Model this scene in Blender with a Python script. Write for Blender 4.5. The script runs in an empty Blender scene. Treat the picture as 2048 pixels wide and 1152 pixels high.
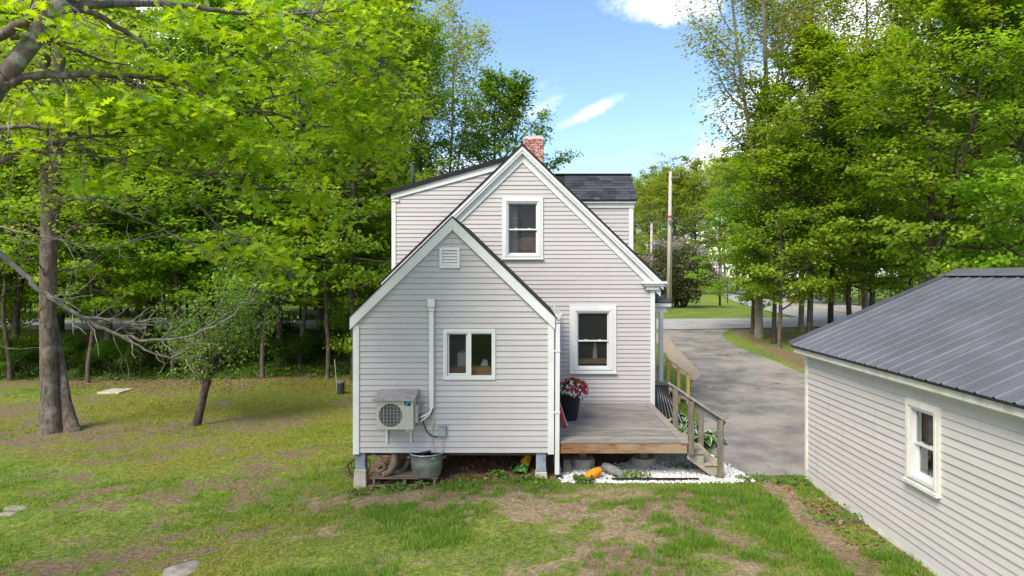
import bpy, bmesh, math, random
import numpy as np
from mathutils import Vector, Matrix

random.seed(7)
R = math.radians
SC = bpy.context.scene
COL = SC.collection

# ------------------------------------------------------------------ camera
FPX, CX, CY, CAMZ = 1400.0, 1060.0, 553.0, 3.65
cam_d = bpy.data.cameras.new('camera')
cam_d.sensor_width = 36.0
cam_d.lens = FPX / 2048 * 36.0
cam_d.shift_x = -(CX - 1024) / 2048
cam_d.shift_y = -(576 - CY) / 2048
cam_d.clip_start = 0.05
cam_d.clip_end = 3000
cam = bpy.data.objects.new('camera', cam_d)
cam.location = (0, 0, CAMZ)
cam.rotation_euler = (R(90), 0, 0)
COL.objects.link(cam)
SC.camera = cam

# ------------------------------------------------------------------ sky and sun
SUN_EL, SUN_AZ = 48.0, 214.0          # azimuth clockwise from +Y (the view direction): sun behind the camera, to its left
w = bpy.data.worlds.new('World')
SC.world = w
w.use_nodes = True
nt = w.node_tree
nt.nodes.clear()
def wn(t, **k):
    n = nt.nodes.new(t)
    for a, b in k.items():
        setattr(n, a, b)
    return n
def wl(a, b): nt.links.new(a, b)
sky = wn('ShaderNodeTexSky', sky_type='NISHITA')
sky.sun_disc = False
sky.sun_elevation = R(SUN_EL)
sky.sun_rotation = R(SUN_AZ)
sky.air_density = 1.0
sky.dust_density = 0.6
sky.ozone_density = 2.2
tc = wn('ShaderNodeTexCoord')
# cloud field over the whole dome (projected on a flat layer overhead) plus two wisps
sep = wn('ShaderNodeSeparateXYZ'); wl(tc.outputs['Generated'], sep.inputs[0])
zc = wn('ShaderNodeMath', operation='MAXIMUM'); wl(sep.outputs['Z'], zc.inputs[0]); zc.inputs[1].default_value = 0.0
za = wn('ShaderNodeMath', operation='ADD'); wl(zc.outputs[0], za.inputs[0]); za.inputs[1].default_value = 0.22
dx = wn('ShaderNodeMath', operation='DIVIDE'); wl(sep.outputs['X'], dx.inputs[0]); wl(za.outputs[0], dx.inputs[1])
dy = wn('ShaderNodeMath', operation='DIVIDE'); wl(sep.outputs['Y'], dy.inputs[0]); wl(za.outputs[0], dy.inputs[1])
cmb = wn('ShaderNodeCombineXYZ'); wl(dx.outputs[0], cmb.inputs[0]); wl(dy.outputs[0], cmb.inputs[1])
CLOUD_OFF = (.80, 9.4, 0.0)
mp = wn('ShaderNodeMapping'); wl(cmb.outputs[0], mp.inputs[0]); mp.inputs['Location'].default_value = CLOUD_OFF
nz = wn('ShaderNodeTexNoise'); wl(mp.outputs[0], nz.inputs['Vector'])
nz.inputs['Scale'].default_value = 1.1; nz.inputs['Detail'].default_value = 8; nz.inputs['Roughness'].default_value = 0.58
nz.inputs['Distortion'].default_value = 0.35
ramp = wn('ShaderNodeMapRange', interpolation_type='SMOOTHSTEP'); wl(nz.outputs['Fac'], ramp.inputs[0])
ramp.inputs[1].default_value = 0.47; ramp.inputs[2].default_value = 0.64
ramp.inputs[3].default_value = 0.0; ramp.inputs[4].default_value = 1.0
def wisp(px, py, rx, rz, tilt, amount):
    d = Vector(((px - CX) / FPX, 1.0, (CY - py) / FPX)).normalized()
    right = Vector((d.y, -d.x, 0)).normalized(); up = right.cross(d)
    a = (right * math.cos(tilt) + up * math.sin(tilt)) / rx
    b = (-right * math.sin(tilt) + up * math.cos(tilt)) / rz
    o = []
    for v in (a, b):
        n = wn('ShaderNodeVectorMath', operation='DOT_PRODUCT'); wl(tc.outputs['Generated'], n.inputs[0]); n.inputs[1].default_value = v
        m = wn('ShaderNodeMath', operation='MULTIPLY'); wl(n.outputs['Value'], m.inputs[0]); wl(n.outputs['Value'], m.inputs[1]); o.append(m)
    s = wn('ShaderNodeMath', operation='ADD'); wl(o[0].outputs[0], s.inputs[0]); wl(o[1].outputs[0], s.inputs[1])
    n2 = wn('ShaderNodeTexNoise'); wl(tc.outputs['Generated'], n2.inputs['Vector']); n2.inputs['Scale'].default_value = 26; n2.inputs['Detail'].default_value = 7
    n2.inputs['Roughness'].default_value = 0.65
    f = wn('ShaderNodeMath', operation='MULTIPLY_ADD'); wl(n2.outputs['Fac'], f.inputs[0]); f.inputs[1].default_value = 2.6; wl(s.outputs[0], f.inputs[2])
    r = wn('ShaderNodeMapRange', interpolation_type='SMOOTHSTEP'); wl(f.outputs[0], r.inputs[0])
    r.inputs[1].default_value = 0.7; r.inputs[2].default_value = 2.5; r.inputs[3].default_value = amount; r.inputs[4].default_value = 0.0
    fw = wn('ShaderNodeVectorMath', operation='DOT_PRODUCT'); wl(tc.outputs['Generated'], fw.inputs[0]); fw.inputs[1].default_value = d
    g = wn('ShaderNodeMath', operation='GREATER_THAN'); wl(fw.outputs['Value'], g.inputs[0]); g.inputs[1].default_value = 0.5
    q = wn('ShaderNodeMath', operation='MULTIPLY'); wl(r.outputs[0], q.inputs[0]); wl(g.outputs[0], q.inputs[1])
    return q.outputs[0]
acc = ramp.outputs[0]
for a in ((1180, 224, .060, .010, .42, .42), (1330, 8, .085, .028, -.1, .75), 
          (1660, 210, .16, .10, .3, 1.0), (2010, 60, .13, .05, .5, .9), (340, 40, .08, .04, -.4, .85)):
    m = wn('ShaderNodeMath', operation='MAXIMUM'); wl(acc, m.inputs[0]); wl(wisp(*a), m.inputs[1]); acc = m.outputs[0]
tintm = wn('ShaderNodeMixRGB', blend_type='MULTIPLY'); tintm.inputs[0].default_value = 1.0
wl(sky.outputs[0], tintm.inputs[1]); tintm.inputs[2].default_value = (.90, .95, 1.02, 1)
mixc = wn('ShaderNodeMixRGB'); wl(acc, mixc.inputs[0]); wl(tintm.outputs[0], mixc.inputs[1])
mixc.inputs[2].default_value = (10.6, 10.4, 10.1, 1)
bg = wn('ShaderNodeBackground'); wl(mixc.outputs[0], bg.inputs[0]); bg.inputs[1].default_value = 0.11
wo = wn('ShaderNodeOutputWorld'); wl(bg.outputs[0], wo.inputs[0])

sun_d = bpy.data.lights.new('sun', 'SUN')
sun_d.energy = 2.5
sun_d.angle = R(28)
sun_d.color = (1.0, 0.93, 0.80)
sun = bpy.data.objects.new('sun', sun_d)
sdir = Vector((math.sin(R(SUN_AZ)) * math.cos(R(SUN_EL)), math.cos(R(SUN_AZ)) * math.cos(R(SUN_EL)), math.sin(R(SUN_EL))))
sun.rotation_euler = sdir.to_track_quat('Z', 'Y').to_euler()
sun.location = (-20, -20, 30)
COL.objects.link(sun)

vs = SC.view_settings
vs.view_transform = 'Standard'; vs.look = 'None'; vs.gamma = 1; vs.use_curve_mapping = False
vs.exposure = 1.2
SC.render.engine = 'CYCLES'
cy = SC.cycles
cy.use_denoising = True
try: cy.denoiser = 'OPENIMAGEDENOISE'
except Exception: pass
cy.max_bounces = 8; cy.diffuse_bounces = 5; cy.glossy_bounces = 2; cy.transmission_bounces = 4; cy.transparent_max_bounces = 10
cy.caustics_reflective = False; cy.caustics_refractive = False
cy.sample_clamp_indirect = 6

# ------------------------------------------------------------------ material helpers
MATS = {}
def srgb(r, g, b):
    f = lambda c: (c / 255 / 12.92) if c <= 10 else ((c / 255 + .055) / 1.055) ** 2.4
    return (f(r), f(g), f(b), 1)
class NT:
    def __init__(s, name, alpha=False):
        m = bpy.data.materials.new(name); m.use_nodes = True
        s.m = m; s.t = m.node_tree; s.t.nodes.clear()
        s.out = s.n('ShaderNodeOutputMaterial')
        MATS[name] = m
    def n(s, t, **k):
        x = s.t.nodes.new(t)
        for a, b in k.items(): setattr(x, a, b)
        return x
    def l(s, a, b): s.t.links.new(a, b)
    def val(s, sock, v):
        if hasattr(v, 'is_output') or hasattr(v, 'links'): s.l(v, sock)
        else: sock.default_value = v
    def coord(s, kind='Object', scale=(1, 1, 1)):
        if kind == 'World':
            c = s.n('ShaderNodeNewGeometry').outputs['Position']
        else:
            c = s.n('ShaderNodeTexCoord').outputs[kind]
        m = s.n('ShaderNodeMapping'); s.l(c, m.inputs[0]); m.inputs['Scale'].default_value = scale
        return m.outputs[0]
    def noise(s, vec, scale, detail=4, rough=.55, dist=0):
        x = s.n('ShaderNodeTexNoise'); s.l(vec, x.inputs['Vector'])
        x.inputs['Scale'].default_value = scale; x.inputs['Detail'].default_value = detail; x.inputs['Roughness'].default_value = rough
        x.inputs['Distortion'].default_value = dist
        return x.outputs['Fac']
    def rng(s, v, a, b, c=0., d=1., smooth=True):
        x = s.n('ShaderNodeMapRange'); x.interpolation_type = 'SMOOTHSTEP' if smooth else 'LINEAR'
        s.l(v, x.inputs[0])
        for i, q in enumerate((a, b, c, d)): x.inputs[i + 1].default_value = q
        return x.outputs[0]
    def mix(s, f, a, b, blend='MIX'):
        x = s.n('ShaderNodeMixRGB', blend_type=blend)
        s.val(x.inputs[0], f); s.val(x.inputs[1], a); s.val(x.inputs[2], b)
        return x.outputs[0]
    def math(s, op, a, b=0.):
        x = s.n('ShaderNodeMath', operation=op); s.val(x.inputs[0], a); s.val(x.inputs[1], b); return x.outputs[0]
    def hsv(s, col, h=.5, sa=1., v=1.):
        x = s.n('ShaderNodeHueSaturation'); s.val(x.inputs['Color'], col); s.val(x.inputs['Hue'], h); s.val(x.inputs['Saturation'], sa); s.val(x.inputs['Value'], v)
        return x.outputs[0]
    def attr(s, name):
        x = s.n('ShaderNodeAttribute'); x.attribute_name = name; return x.outputs['Fac']
    def orand(s): return s.n('ShaderNodeObjectInfo').outputs['Random']
    def bump(s, h, strength=.3, dist=.01):
        x = s.n('ShaderNodeBump'); s.l(h, x.inputs['Height']); x.inputs['Strength'].default_value = strength; x.inputs['Distance'].default_value = dist
        return x.outputs[0]
    def pbr(s, col, rough=.6, metal=0., spec=.4, normal=None):
        x = s.n('ShaderNodeBsdfPrincipled')
        s.val(x.inputs['Base Color'], col); s.val(x.inputs['Roughness'], rough); s.val(x.inputs['Metallic'], metal)
        x.inputs['Specular IOR Level'].default_value = spec
        if normal is not None: s.l(normal, x.inputs['Normal'])
        s.l(x.outputs[0], s.out.inputs[0]); return x
def lin(r, g, b): return (r, g, b, 1)

def plain(name, col, rough=.6, metal=0., spec=.4, var=.12, nscale=6., dirt=None, bump=0.):
    s = NT(name); c = s.coord('World')
    n = s.noise(c, nscale, 5)
    v = s.rng(n, .25, .75, 1 - var, 1 + var)
    o = s.rng(s.orand(), 0, 1, 1 - var * .5, 1 + var * .5, False)
    cc = s.hsv(col, .5, 1., s.math('MULTIPLY', v, o))
    if dirt:
        d = s.rng(s.noise(c, nscale * .6, 6, .65), .5, .72)
        cc = s.mix(s.math('MULTIPLY', d, dirt[1]), cc, dirt[0])
    nb = s.bump(s.noise(c, nscale * 12, 4), bump, .004) if bump else None
    s.pbr(cc, rough, metal, spec, nb); return s.m

# siding: off-white vinyl, each course faintly different, vertical rain streaks
def siding_mat(name, col, dirtcol, amt):
    s = NT(name); c = s.coord('World')
    o = s.rng(s.orand(), 0, 1, .955, 1.035, False)
    n = s.rng(s.noise(s.coord('World', (.5, .5, 9)), 3.0, 5), .3, .7, .965, 1.03)
    cc = s.hsv(col, .5, 1., s.math('MULTIPLY', o, n))
    st = s.rng(s.noise(s.coord('World', (5, 5, .35)), 2.2, 6, .65), .50, .78)
    bl = s.rng(s.noise(c, .9, 4), .4, .7)
    cc = s.mix(s.math('MULTIPLY', s.math('MULTIPLY', st, bl), amt), cc, dirtcol)
    sp = s.rng(s.noise(c, 55, 2), .72, .80)
    cc = s.mix(s.math('MULTIPLY', sp, amt), cc, dirtcol)
    s.pbr(cc, .52, 0, .35, s.bump(s.noise(s.coord('World', (2, 2, 30)), 14, 3), .12, .003)); return s.m
siding_mat('siding', lin(.425, .398, .39), lin(.30, .27, .23), .35)
siding_mat('garage_siding', lin(.48, .452, .425), lin(.27, .24, .19), .75)
plain('trim', lin(.60, .60, .58), .45, 0, .4, .05, 3, (lin(.5, .48, .42), .25))
plain('vinyl', lin(.62, .62, .60), .35, 0, .45, .04, 3)
plain('old_trim', lin(.60, .575, .51), .6, 0, .3, .10, 5, (lin(.34, .29, .22), .7))
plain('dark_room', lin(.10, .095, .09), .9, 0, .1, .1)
plain('foundation', lin(.30, .29, .27), .9, 0, .2, .2, 4, (lin(.15, .14, .11), .6))
plain('concrete', lin(.40, .36, .30), .9, 0, .2, .22, 5, (lin(.20, .17, .12), .7), .5)
plain('galv', lin(.42, .45, .46), .38, .75, .5, .22, 9, (lin(.28, .27, .25), .6))
plain('black_rubber', lin(.012, .012, .013), .5, 0, .4, .2)
plain('black_tarp', lin(.012, .012, .014), .38, 0, .5, .2)
plain('charcoal_pot', lin(.022, .023, .027), .45, 0, .45, .15, 7)
plain('unit_cream', lin(.43, .41, .35), .45, 0, .4, .07, 6, (lin(.38, .34, .26), .5))
plain('unit_dark', lin(.085, .085, .09), .6, 0, .3, .2)
plain('wire_cream', lin(.48, .44, .34), .5, 0, .4, .1)
plain('logo_black', lin(.012, .012, .014), .4)
plain('logo_blue', lin(.02, .33, .62), .4)
plain('box_grey', lin(.26, .31, .33), .45, 0, .4, .1)
plain('red_paint', lin(.42, .035, .025), .45, 0, .4, .15)
plain('orange_yarn', lin(.72, .22, .015), .85, 0, .2, .2, 30, None, .6)
plain('grey_yarn', lin(.16, .155, .15), .9, 0, .2, .35, 30, None, .6)
plain('green_yarn', lin(.01, .11, .06), .8, 0, .2, .25, 30, None, .5)
plain('tip_green', lin(.16, .45, .25), .7, 0, .2, .2)
plain('tip_yellow', lin(.55, .55, .18), .7, 0, .2, .2)
plain('cardboard', lin(.36, .19, .085), .8, 0, .2, .08)
plain('white_plastic', lin(.62, .62, .58), .4, 0, .4, .04)
plain('crib_wood', lin(.46, .29, .17), .5, 0, .4, .1)
plain('post_blue', lin(.22, .26, .31), .75, 0, .3, .25, 9, (lin(.13, .12, .11), .6))
plain('sign_back', lin(.33, .35, .37), .5, .6, .5, .08)
plain('dark_post', lin(.045, .045, .04), .7, .2, .3, .2)
plain('wire_black', lin(.02, .02, .022), .6)
plain('insulator', lin(.20, .17, .15), .4)
plain('red_tag', lin(.6, .02, .03), .5)
plain('cap_grey', lin(.16, .155, .15), .7)
plain('yellow_bag', lin(.62, .40, .01), .4, 0, .45, .18, 9)
plain('green_print', lin(.01, .19, .04), .4, 0, .45, .1)
plain('bin_dark', lin(.06, .065, .07), .6)
plain('rust_wire', lin(.09, .05, .032), .8, .2, .3, .3)
plain('weathered_board', lin(.33, .29, .26), .85, 0, .2, .12, 8, (lin(.17, .14, .12), .8), .4)
plain('field_stone', lin(.25, .225, .19), .9, 0, .2, .25, 6, (lin(.13, .12, .08), .7), .6)
s = NT('white_stone'); s.pbr(s.mix(s.attr('tint'), lin(.36, .35, .33), lin(.80, .79, .77)), .8, 0, .3)
plain('soil', lin(.045, .032, .022), .95, 0, .1, .4, 6, None, .5)

def wood(name, col, col2, grain=(1.2, 14, 14), rough=.8, stain=None):
    s = NT(name); g = s.coord('Object', grain)
    n = s.noise(g, 3.2, 6, .65, .4)
    o = s.rng(s.orand(), 0, 1, .78, 1.18, False)
    cc = s.mix(s.rng(n, .30, .70), col, col2)
    cc = s.hsv(cc, .5, 1., o)
    if stain:
        cc = s.mix(s.math('MULTIPLY', s.rng(s.noise(s.coord('World', stain[2]), 1.6, 5, .6), .44, .62), stain[1]), cc, stain[0])
    s.pbr(cc, rough, 0, .25, s.bump(n, .35, .004)); return s.m
wood('deck_wood', lin(.26, .235, .205), lin(.115, .10, .088), (1.0, 26, 26), .85, (lin(.40, .35, .29), .3, (.7, 2.6, 1)))
wood('rim_wood', lin(.33, .16, .07), lin(.085, .042, .022), (1.4, 20, 20), .8, (lin(.30, .23, .16), .8, (.45, 1, 1)))
wood('stair_wood', lin(.36, .32, .24), lin(.19, .165, .13), (2, 14, 14))
wood('rail_wood', lin(.21, .18, .145), lin(.085, .07, .058), (16, 16, 1.4), .85)
wood('handrail_wood', lin(.36, .335, .31), lin(.17, .155, .14), (1.4, 18, 18), .85)
wood('new_wood', lin(.52, .38, .13), lin(.38, .26, .085), (8, 8, 1.6), .7)
wood('pallet_wood', lin(.22, .18, .14), lin(.10, .08, .065), (1.5, 16, 16), .9)
wood('driftwood', lin(.24, .18, .125), lin(.11, .078, .052), (6, 6, 6), .9)
wood('pole_wood', lin(.47, .42, .37), lin(.31, .27, .235), (14, 14, .5), .85)

# asphalt shingles
s = NT('shingle'); c = s.coord('World')
o = s.rng(s.orand(), 0, 1, .55, 1.5, False)
n = s.rng(s.noise(c, 130, 3), .3, .7, .6, 1.4)
s.pbr(s.hsv(lin(.040, .041, .050), .5, 1, s.math('MULTIPLY', o, n)), .9, 0, .25, s.bump(s.noise(c, 160, 3), .5, .003))
s = NT('roof_edge'); s.pbr(lin(.016, .016, .019), .85, 0, .25)

# brick and mortar
s = NT('brick'); c = s.coord('World')
o = s.orand()
cc = s.mix(o, lin(.23, .045, .03), lin(.36, .085, .055))
eff = s.rng(s.noise(c, 13, 5, .7), .46, .62)
cc = s.mix(s.math('MULTIPLY', eff, .85), cc, lin(.50, .46, .42))
s.pbr(cc, .9, 0, .2, s.bump(s.noise(c, 60, 4), .5, .005))
plain('mortar', lin(.50, .47, .43), .95, 0, .1, .25, 12, (lin(.25, .2, .17), .6), .5)

# painted ribbed roof metal
s = NT('roof_metal'); c = s.coord('World')
n = s.noise(s.coord('World', (1, 1, 1)), 1.3, 6, .62)
cc = s.hsv(lin(.098, .100, .118), .5, 1, s.rng(n, .3, .7, .86, 1.16))
dust = s.rng(s.noise(s.coord('World', (.5, 4, .5)), 1.6, 6, .7), .52, .74)
cc = s.mix(s.math('MULTIPLY', dust, .35), cc, lin(.21, .20, .19))
sp = s.rng(s.noise(c, 34, 3, .6), .70, .76)
cc = s.mix(s.math('MULTIPLY', sp, .5), cc, lin(.06, .055, .05))
s.pbr(cc, s.rng(n, .3, .7, .34, .50), .25, .5, s.bump(s.noise(c, 3.5, 3), .15, .02))

# glass: thin pane, dim (insect screens behind)
def glass(name, tint, spec, screen=0.):
    s = NT(name)
    t = s.n('ShaderNodeBsdfTransparent'); t.inputs[0].default_value = tint
    g = s.n('ShaderNodeBsdfGlossy'); g.inputs['Roughness'].default_value = .02; g.inputs[0].default_value = (1, 1, 1, 1)
    fr = s.n('ShaderNodeFresnel'); fr.inputs[0].default_value = 1.45
    f = s.math('MULTIPLY', fr.outputs[0], spec)
    m = s.n('ShaderNodeMixShader'); s.l(f, m.inputs[0]); s.l(t.outputs[0], m.inputs[1]); s.l(g.outputs[0], m.inputs[2])
    if screen:
        df = s.n('ShaderNodeBsdfDiffuse'); df.inputs[0].default_value = (.055, .057, .06, 1)
        m2 = s.n('ShaderNodeMixShader'); m2.inputs[0].default_value = screen; s.l(m.outputs[0], m2.inputs[1]); s.l(df.outputs[0], m2.inputs[2]); m = m2
    s.l(m.outputs[0], s.out.inputs[0]); return s.m
glass('glass', (.86, .88, .88, 1), .55)
glass('screened_glass', (.88, .88, .89, 1), .35, .24)

# leaves: diffuse + translucent, hue by leaf
def leaf_mat(name, c1, c2, trans=.42, tr_tint=(1.25, 1.15, .45), rough=.45):
    s = NT(name)
    t = s.attr('tint')
    o = s.orand()
    cc = s.mix(t, c1, c2)
    cc = s.hsv(cc, s.rng(o, 0, 1, .484, .508, False), 1.0, s.rng(o, 0, 1, .85, 1.15, False))
    d = s.n('ShaderNodeBsdfPrincipled'); s.l(cc, d.inputs['Base Color']); d.inputs['Roughness'].default_value = rough; d.inputs['Specular IOR Level'].default_value = .35
    tr = s.n('ShaderNodeBsdfTranslucent'); s.l(s.mix(1.0, cc, (*tr_tint, 1), 'MULTIPLY'), tr.inputs[0])
    m = s.n('ShaderNodeMixShader'); m.inputs[0].default_value = trans
    s.l(d.outputs[0], m.inputs[1]); s.l(tr.outputs[0], m.inputs[2]); s.l(m.outputs[0], s.out.inputs[0]); return s.m
leaf_mat('oak_leaf', lin(.14, .26, .010), lin(.40, .51, .016), .55, (1.35, 1.25, .35))
leaf_mat('maple_leaf', lin(.14, .275, .016), lin(.34, .50, .035), .58, (1.35, 1.3, .4))
leaf_mat('deep_leaf', lin(.085, .20, .016), lin(.21, .38, .03), .56, (1.25, 1.25, .45))
leaf_mat('spring_leaf', lin(.20, .285, .03), lin(.38, .44, .06), .58, (1.25, 1.2, .5))
leaf_mat('shrub_leaf', lin(.045, .12, .012), lin(.13, .25, .025), .48)
leaf_mat('apple_leaf', lin(.08, .17, .02), lin(.22, .33, .06), .5)
leaf_mat('lilac_leaf', lin(.045, .085, .02), lin(.16, .15, .065), .35)
leaf_mat('lilac_bloom', lin(.42, .27, .42), lin(.62, .47, .60), .3, (1, .9, 1))
leaf_mat('red_petal', lin(.30, .008, .012), lin(.50, .03, .03), .25, (1, .6, .6))
leaf_mat('white_petal', lin(.78, .76, .74), lin(.86, .86, .86), .25, (1, 1, 1))
leaf_mat('dead_leaf', lin(.17, .085, .045), lin(.30, .17, .09), .15, (1, .8, .6))
leaf_mat('weed_leaf', lin(.06, .14, .02), lin(.15, .26, .04), .4)
s = NT('hosta_leaf')
t = s.attr('edge')
cc = s.mix(s.rng(t, .70, .95), s.mix(s.attr('tint'), lin(.035, .10, .02), lin(.08, .18, .03)), lin(.52, .58, .36))
s.pbr(cc, .45, 0, .4)

def bark(name, c1, c2, lich, amt, sc=9.):
    s = NT(name); c = s.coord('Object', (1, 1, .35))
    n = s.noise(c, sc, 7, .68)
    cc = s.mix(s.rng(n, .3, .7), c1, c2)
    l1 = s.rng(s.noise(s.coord('Object'), 2.6, 6, .7), .52, .66)
    cc = s.mix(s.math('MULTIPLY', l1, amt), cc, lich)
    s.pbr(cc, .9, 0, .15, s.bump(n, .6, .03)); return s.m
bark('bark', lin(.055, .042, .033), lin(.165, .13, .105), lin(.24, .23, .19), .6, 13)
bark('oak_bark', lin(.07, .055, .047), lin(.19, .155, .135), lin(.36, .36, .32), .75, 14)
bark('dead_bark', lin(.11, .092, .075), lin(.24, .215, .185), lin(.34, .34, .29), .6, 16)
bark('dark_bark', lin(.035, .027, .022), lin(.10, .078, .062), lin(.14, .14, .11), .3)
bark('pale_bark', lin(.17, .14, .11), lin(.30, .26, .21), lin(.36, .35, .31), .5)
# ------------------------------------------------------------------ mesh helpers
def at(px, py, D):
    "the point of the place seen at a pixel of the photograph, D metres ahead"
    return Vector(((px - CX) * D / FPX, D, CAMZ - (py - CY) * D / FPX))

def link(o, parent=None):
    COL.objects.link(o)
    if parent is not None:
        o.parent = parent
        if parent.type == 'EMPTY':
            o.matrix_parent_inverse = Matrix.Translation(-Vector(parent.location))
    return o
def thing(name, label, cat, loc, group=None):
    o = bpy.data.objects.new(name, None)
    o.empty_display_size = .2
    o.location = loc
    o['label'] = label; o['category'] = cat
    if group: o['group'] = group
    COL.objects.link(o)
    return o
def tag(o, label, cat, group=None, kind=None):
    o['label'] = label; o['category'] = cat
    if group: o['group'] = group
    if kind: o['kind'] = kind
    return o

class MB:
    def __init__(s): s.v = []; s.f = []
    def poly(s, pts):
        b = len(s.v); s.v += [tuple(p) for p in pts]; s.f.append(list(range(b, b + len(pts)))); return s
    def hexa(s, p):   # 8 corners: bottom 0-3, top 4-7
        b = len(s.v); s.v += [tuple(q) for q in p]
        for f in ((0, 3, 2, 1), (4, 5, 6, 7), (0, 1, 5, 4), (1, 2, 6, 5), (2, 3, 7, 6), (3, 0, 4, 7)): s.f.append([b + i for i in f])
        return s
    def box(s, x0, x1, y0, y1, z0, z1):
        return s.hexa([(x0, y0, z0), (x1, y0, z0), (x1, y1, z0), (x0, y1, z0), (x0, y0, z1), (x1, y0, z1), (x1, y1, z1), (x0, y1, z1)])
    def fbox(s, F, u0, u1, z0, z1, n0, n1):
        return s.hexa([F(u0, z0, n0), F(u1, z0, n0), F(u1, z0, n1), F(u0, z0, n1), F(u0, z1, n0), F(u1, z1, n0), F(u1, z1, n1), F(u0, z1, n1)])
    def prism(s, F, pts, n0, n1):   # pts: (u, z) outline
        b = len(s.v); k = len(pts)
        s.v += [tuple(F(u, z, n0)) for u, z in pts] + [tuple(F(u, z, n1)) for u, z in pts]
        s.f.append(list(range(b, b + k))); s.f.append(list(range(b + 2 * k - 1, b + k - 1, -1)))
        for i in range(k):
            j = (i + 1) % k; s.f.append([b + i, b + j, b + k + j, b + k + i])
        return s
    def frame(s, F, u0, u1, z0, z1, w, n0, n1, wb=None):
        wb = w if wb is None else wb
        s.fbox(F, u0, u1, z1 - w, z1, n0, n1); s.fbox(F, u0, u1, z0, z0 + wb, n0, n1)
        s.fbox(F, u0, u0 + w, z0 + wb, z1 - w, n0, n1); s.fbox(F, u1 - w, u1, z0 + wb, z1 - w, n0, n1); return s
    def bar(s, a, b, wd, ht, up=(0, 0, 1)):   # rectangular bar between two points
        a = Vector(a); b = Vector(b); d = (b - a).normalized(); up = Vector(up)
        sd = d.cross(up)
        if sd.length < 1e-4: sd = d.cross(Vector((0, 1, 0)))
        sd.normalize(); u = sd.cross(d).normalized()
        c = [(-1, -1), (1, -1), (1, 1), (-1, 1)]
        p = [a + sd * (i * wd / 2) + u * (j * ht / 2) for i, j in c] + [b + sd * (i * wd / 2) + u * (j * ht / 2) for i, j in c]
        return s.hexa(p)
    def tube(s, pts, rad, n=8, cap=True):
        pts = [Vector(p) for p in pts]
        if not hasattr(rad, '__len__'): rad = [rad] * len(pts)
        b = len(s.v); prev = None
        for i, p in enumerate(pts):
            d = (pts[min(i + 1, len(pts) - 1)] - pts[max(i - 1, 0)])
            d = d.normalized() if d.length > 1e-9 else Vector((0, 0, 1))
            if prev is None:
                a = d.cross(Vector((0, 0, 1)))
                if a.length < 1e-3: a = d.cross(Vector((1, 0, 0)))
            else:
                a = prev - d * prev.dot(d)
            a.normalize(); prev = a; c = d.cross(a)
            for k in range(n):
                t = 2 * math.pi * k / n
                s.v.append(tuple(p + (a * math.cos(t) + c * math.sin(t)) * rad[i]))
        for i in range(len(pts) - 1):
            for k in range(n):
                k2 = (k + 1) % n
                s.f.append([b + i * n + k, b + i * n + k2, b + (i + 1) * n + k2, b + (i + 1) * n + k])
        if cap:
            s.f.append([b + k for k in range(n)][::-1]); s.f.append([b + (len(pts) - 1) * n + k for k in range(n)])
        return s
    def lathe(s, c, prof, n=24, caps=True):   # prof: (radius, z) from bottom up
        b = len(s.v); c = Vector(c)
        for r, z in prof:
            for k in range(n):
                t = 2 * math.pi * k / n; s.v.append((c.x + r * math.cos(t), c.y + r * math.sin(t), c.z + z))
        for i in range(len(prof) - 1):
            for k in range(n):
                k2 = (k + 1) % n; s.f.append([b + i * n + k, b + i * n + k2, b + (i + 1) * n + k2, b + (i + 1) * n + k])
        if caps:
            s.f.append([b + k for k in range(n)][::-1]); s.f.append([b + (len(prof) - 1) * n + k for k in range(n)])
        return s
    def build(s, name, mat, parent=None, smooth=False, bevel=0., recalc=True):
        me = bpy.data.meshes.new(name)
        me.from_pydata(s.v, [], s.f)
        if recalc or bevel:
            bm = bmesh.new(); bm.from_mesh(me)
            bmesh.ops.recalc_face_normals(bm, faces=bm.faces)
            if bevel:
                bmesh.ops.bevel(bm, geom=[e for e in bm.edges if e.calc_face_angle(0) > .5], offset=bevel, segments=1, affect='EDGES', clamp_overlap=True)
            bm.to_mesh(me); bm.free()
        if smooth:
            for p in me.polygons: p.use_smooth = True
        me.materials.append(MATS[mat] if isinstance(mat, str) else mat)
        return link(bpy.data.objects.new(name, me), parent)

def np_mesh(name, V, faces, mat, attrs=None, smooth=False):
    "V (n,3); faces (m,k) one polygon size"
    me = bpy.data.meshes.new(name)
    V = np.asarray(V, np.float32); faces = np.asarray(faces, np.int32)
    m, k = faces.shape
    me.vertices.add(len(V)); me.vertices.foreach_set('co', V.ravel())
    me.loops.add(m * k); me.loops.foreach_set('vertex_index', faces.ravel())
    me.polygons.add(m)
    me.polygons.foreach_set('loop_start', np.arange(0, m * k, k, dtype=np.int32))
    me.polygons.foreach_set('loop_total', np.full(m, k, np.int32))
    if smooth: me.polygons.foreach_set('use_smooth', np.ones(m, bool))
    me.update(calc_edges=True)
    for an, av in (attrs or {}).items():
        a = me.attributes.new(an, 'FLOAT', 'POINT'); a.data.foreach_set('value', np.asarray(av, np.float32))
    me.materials.append(MATS[mat])
    return me

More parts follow.
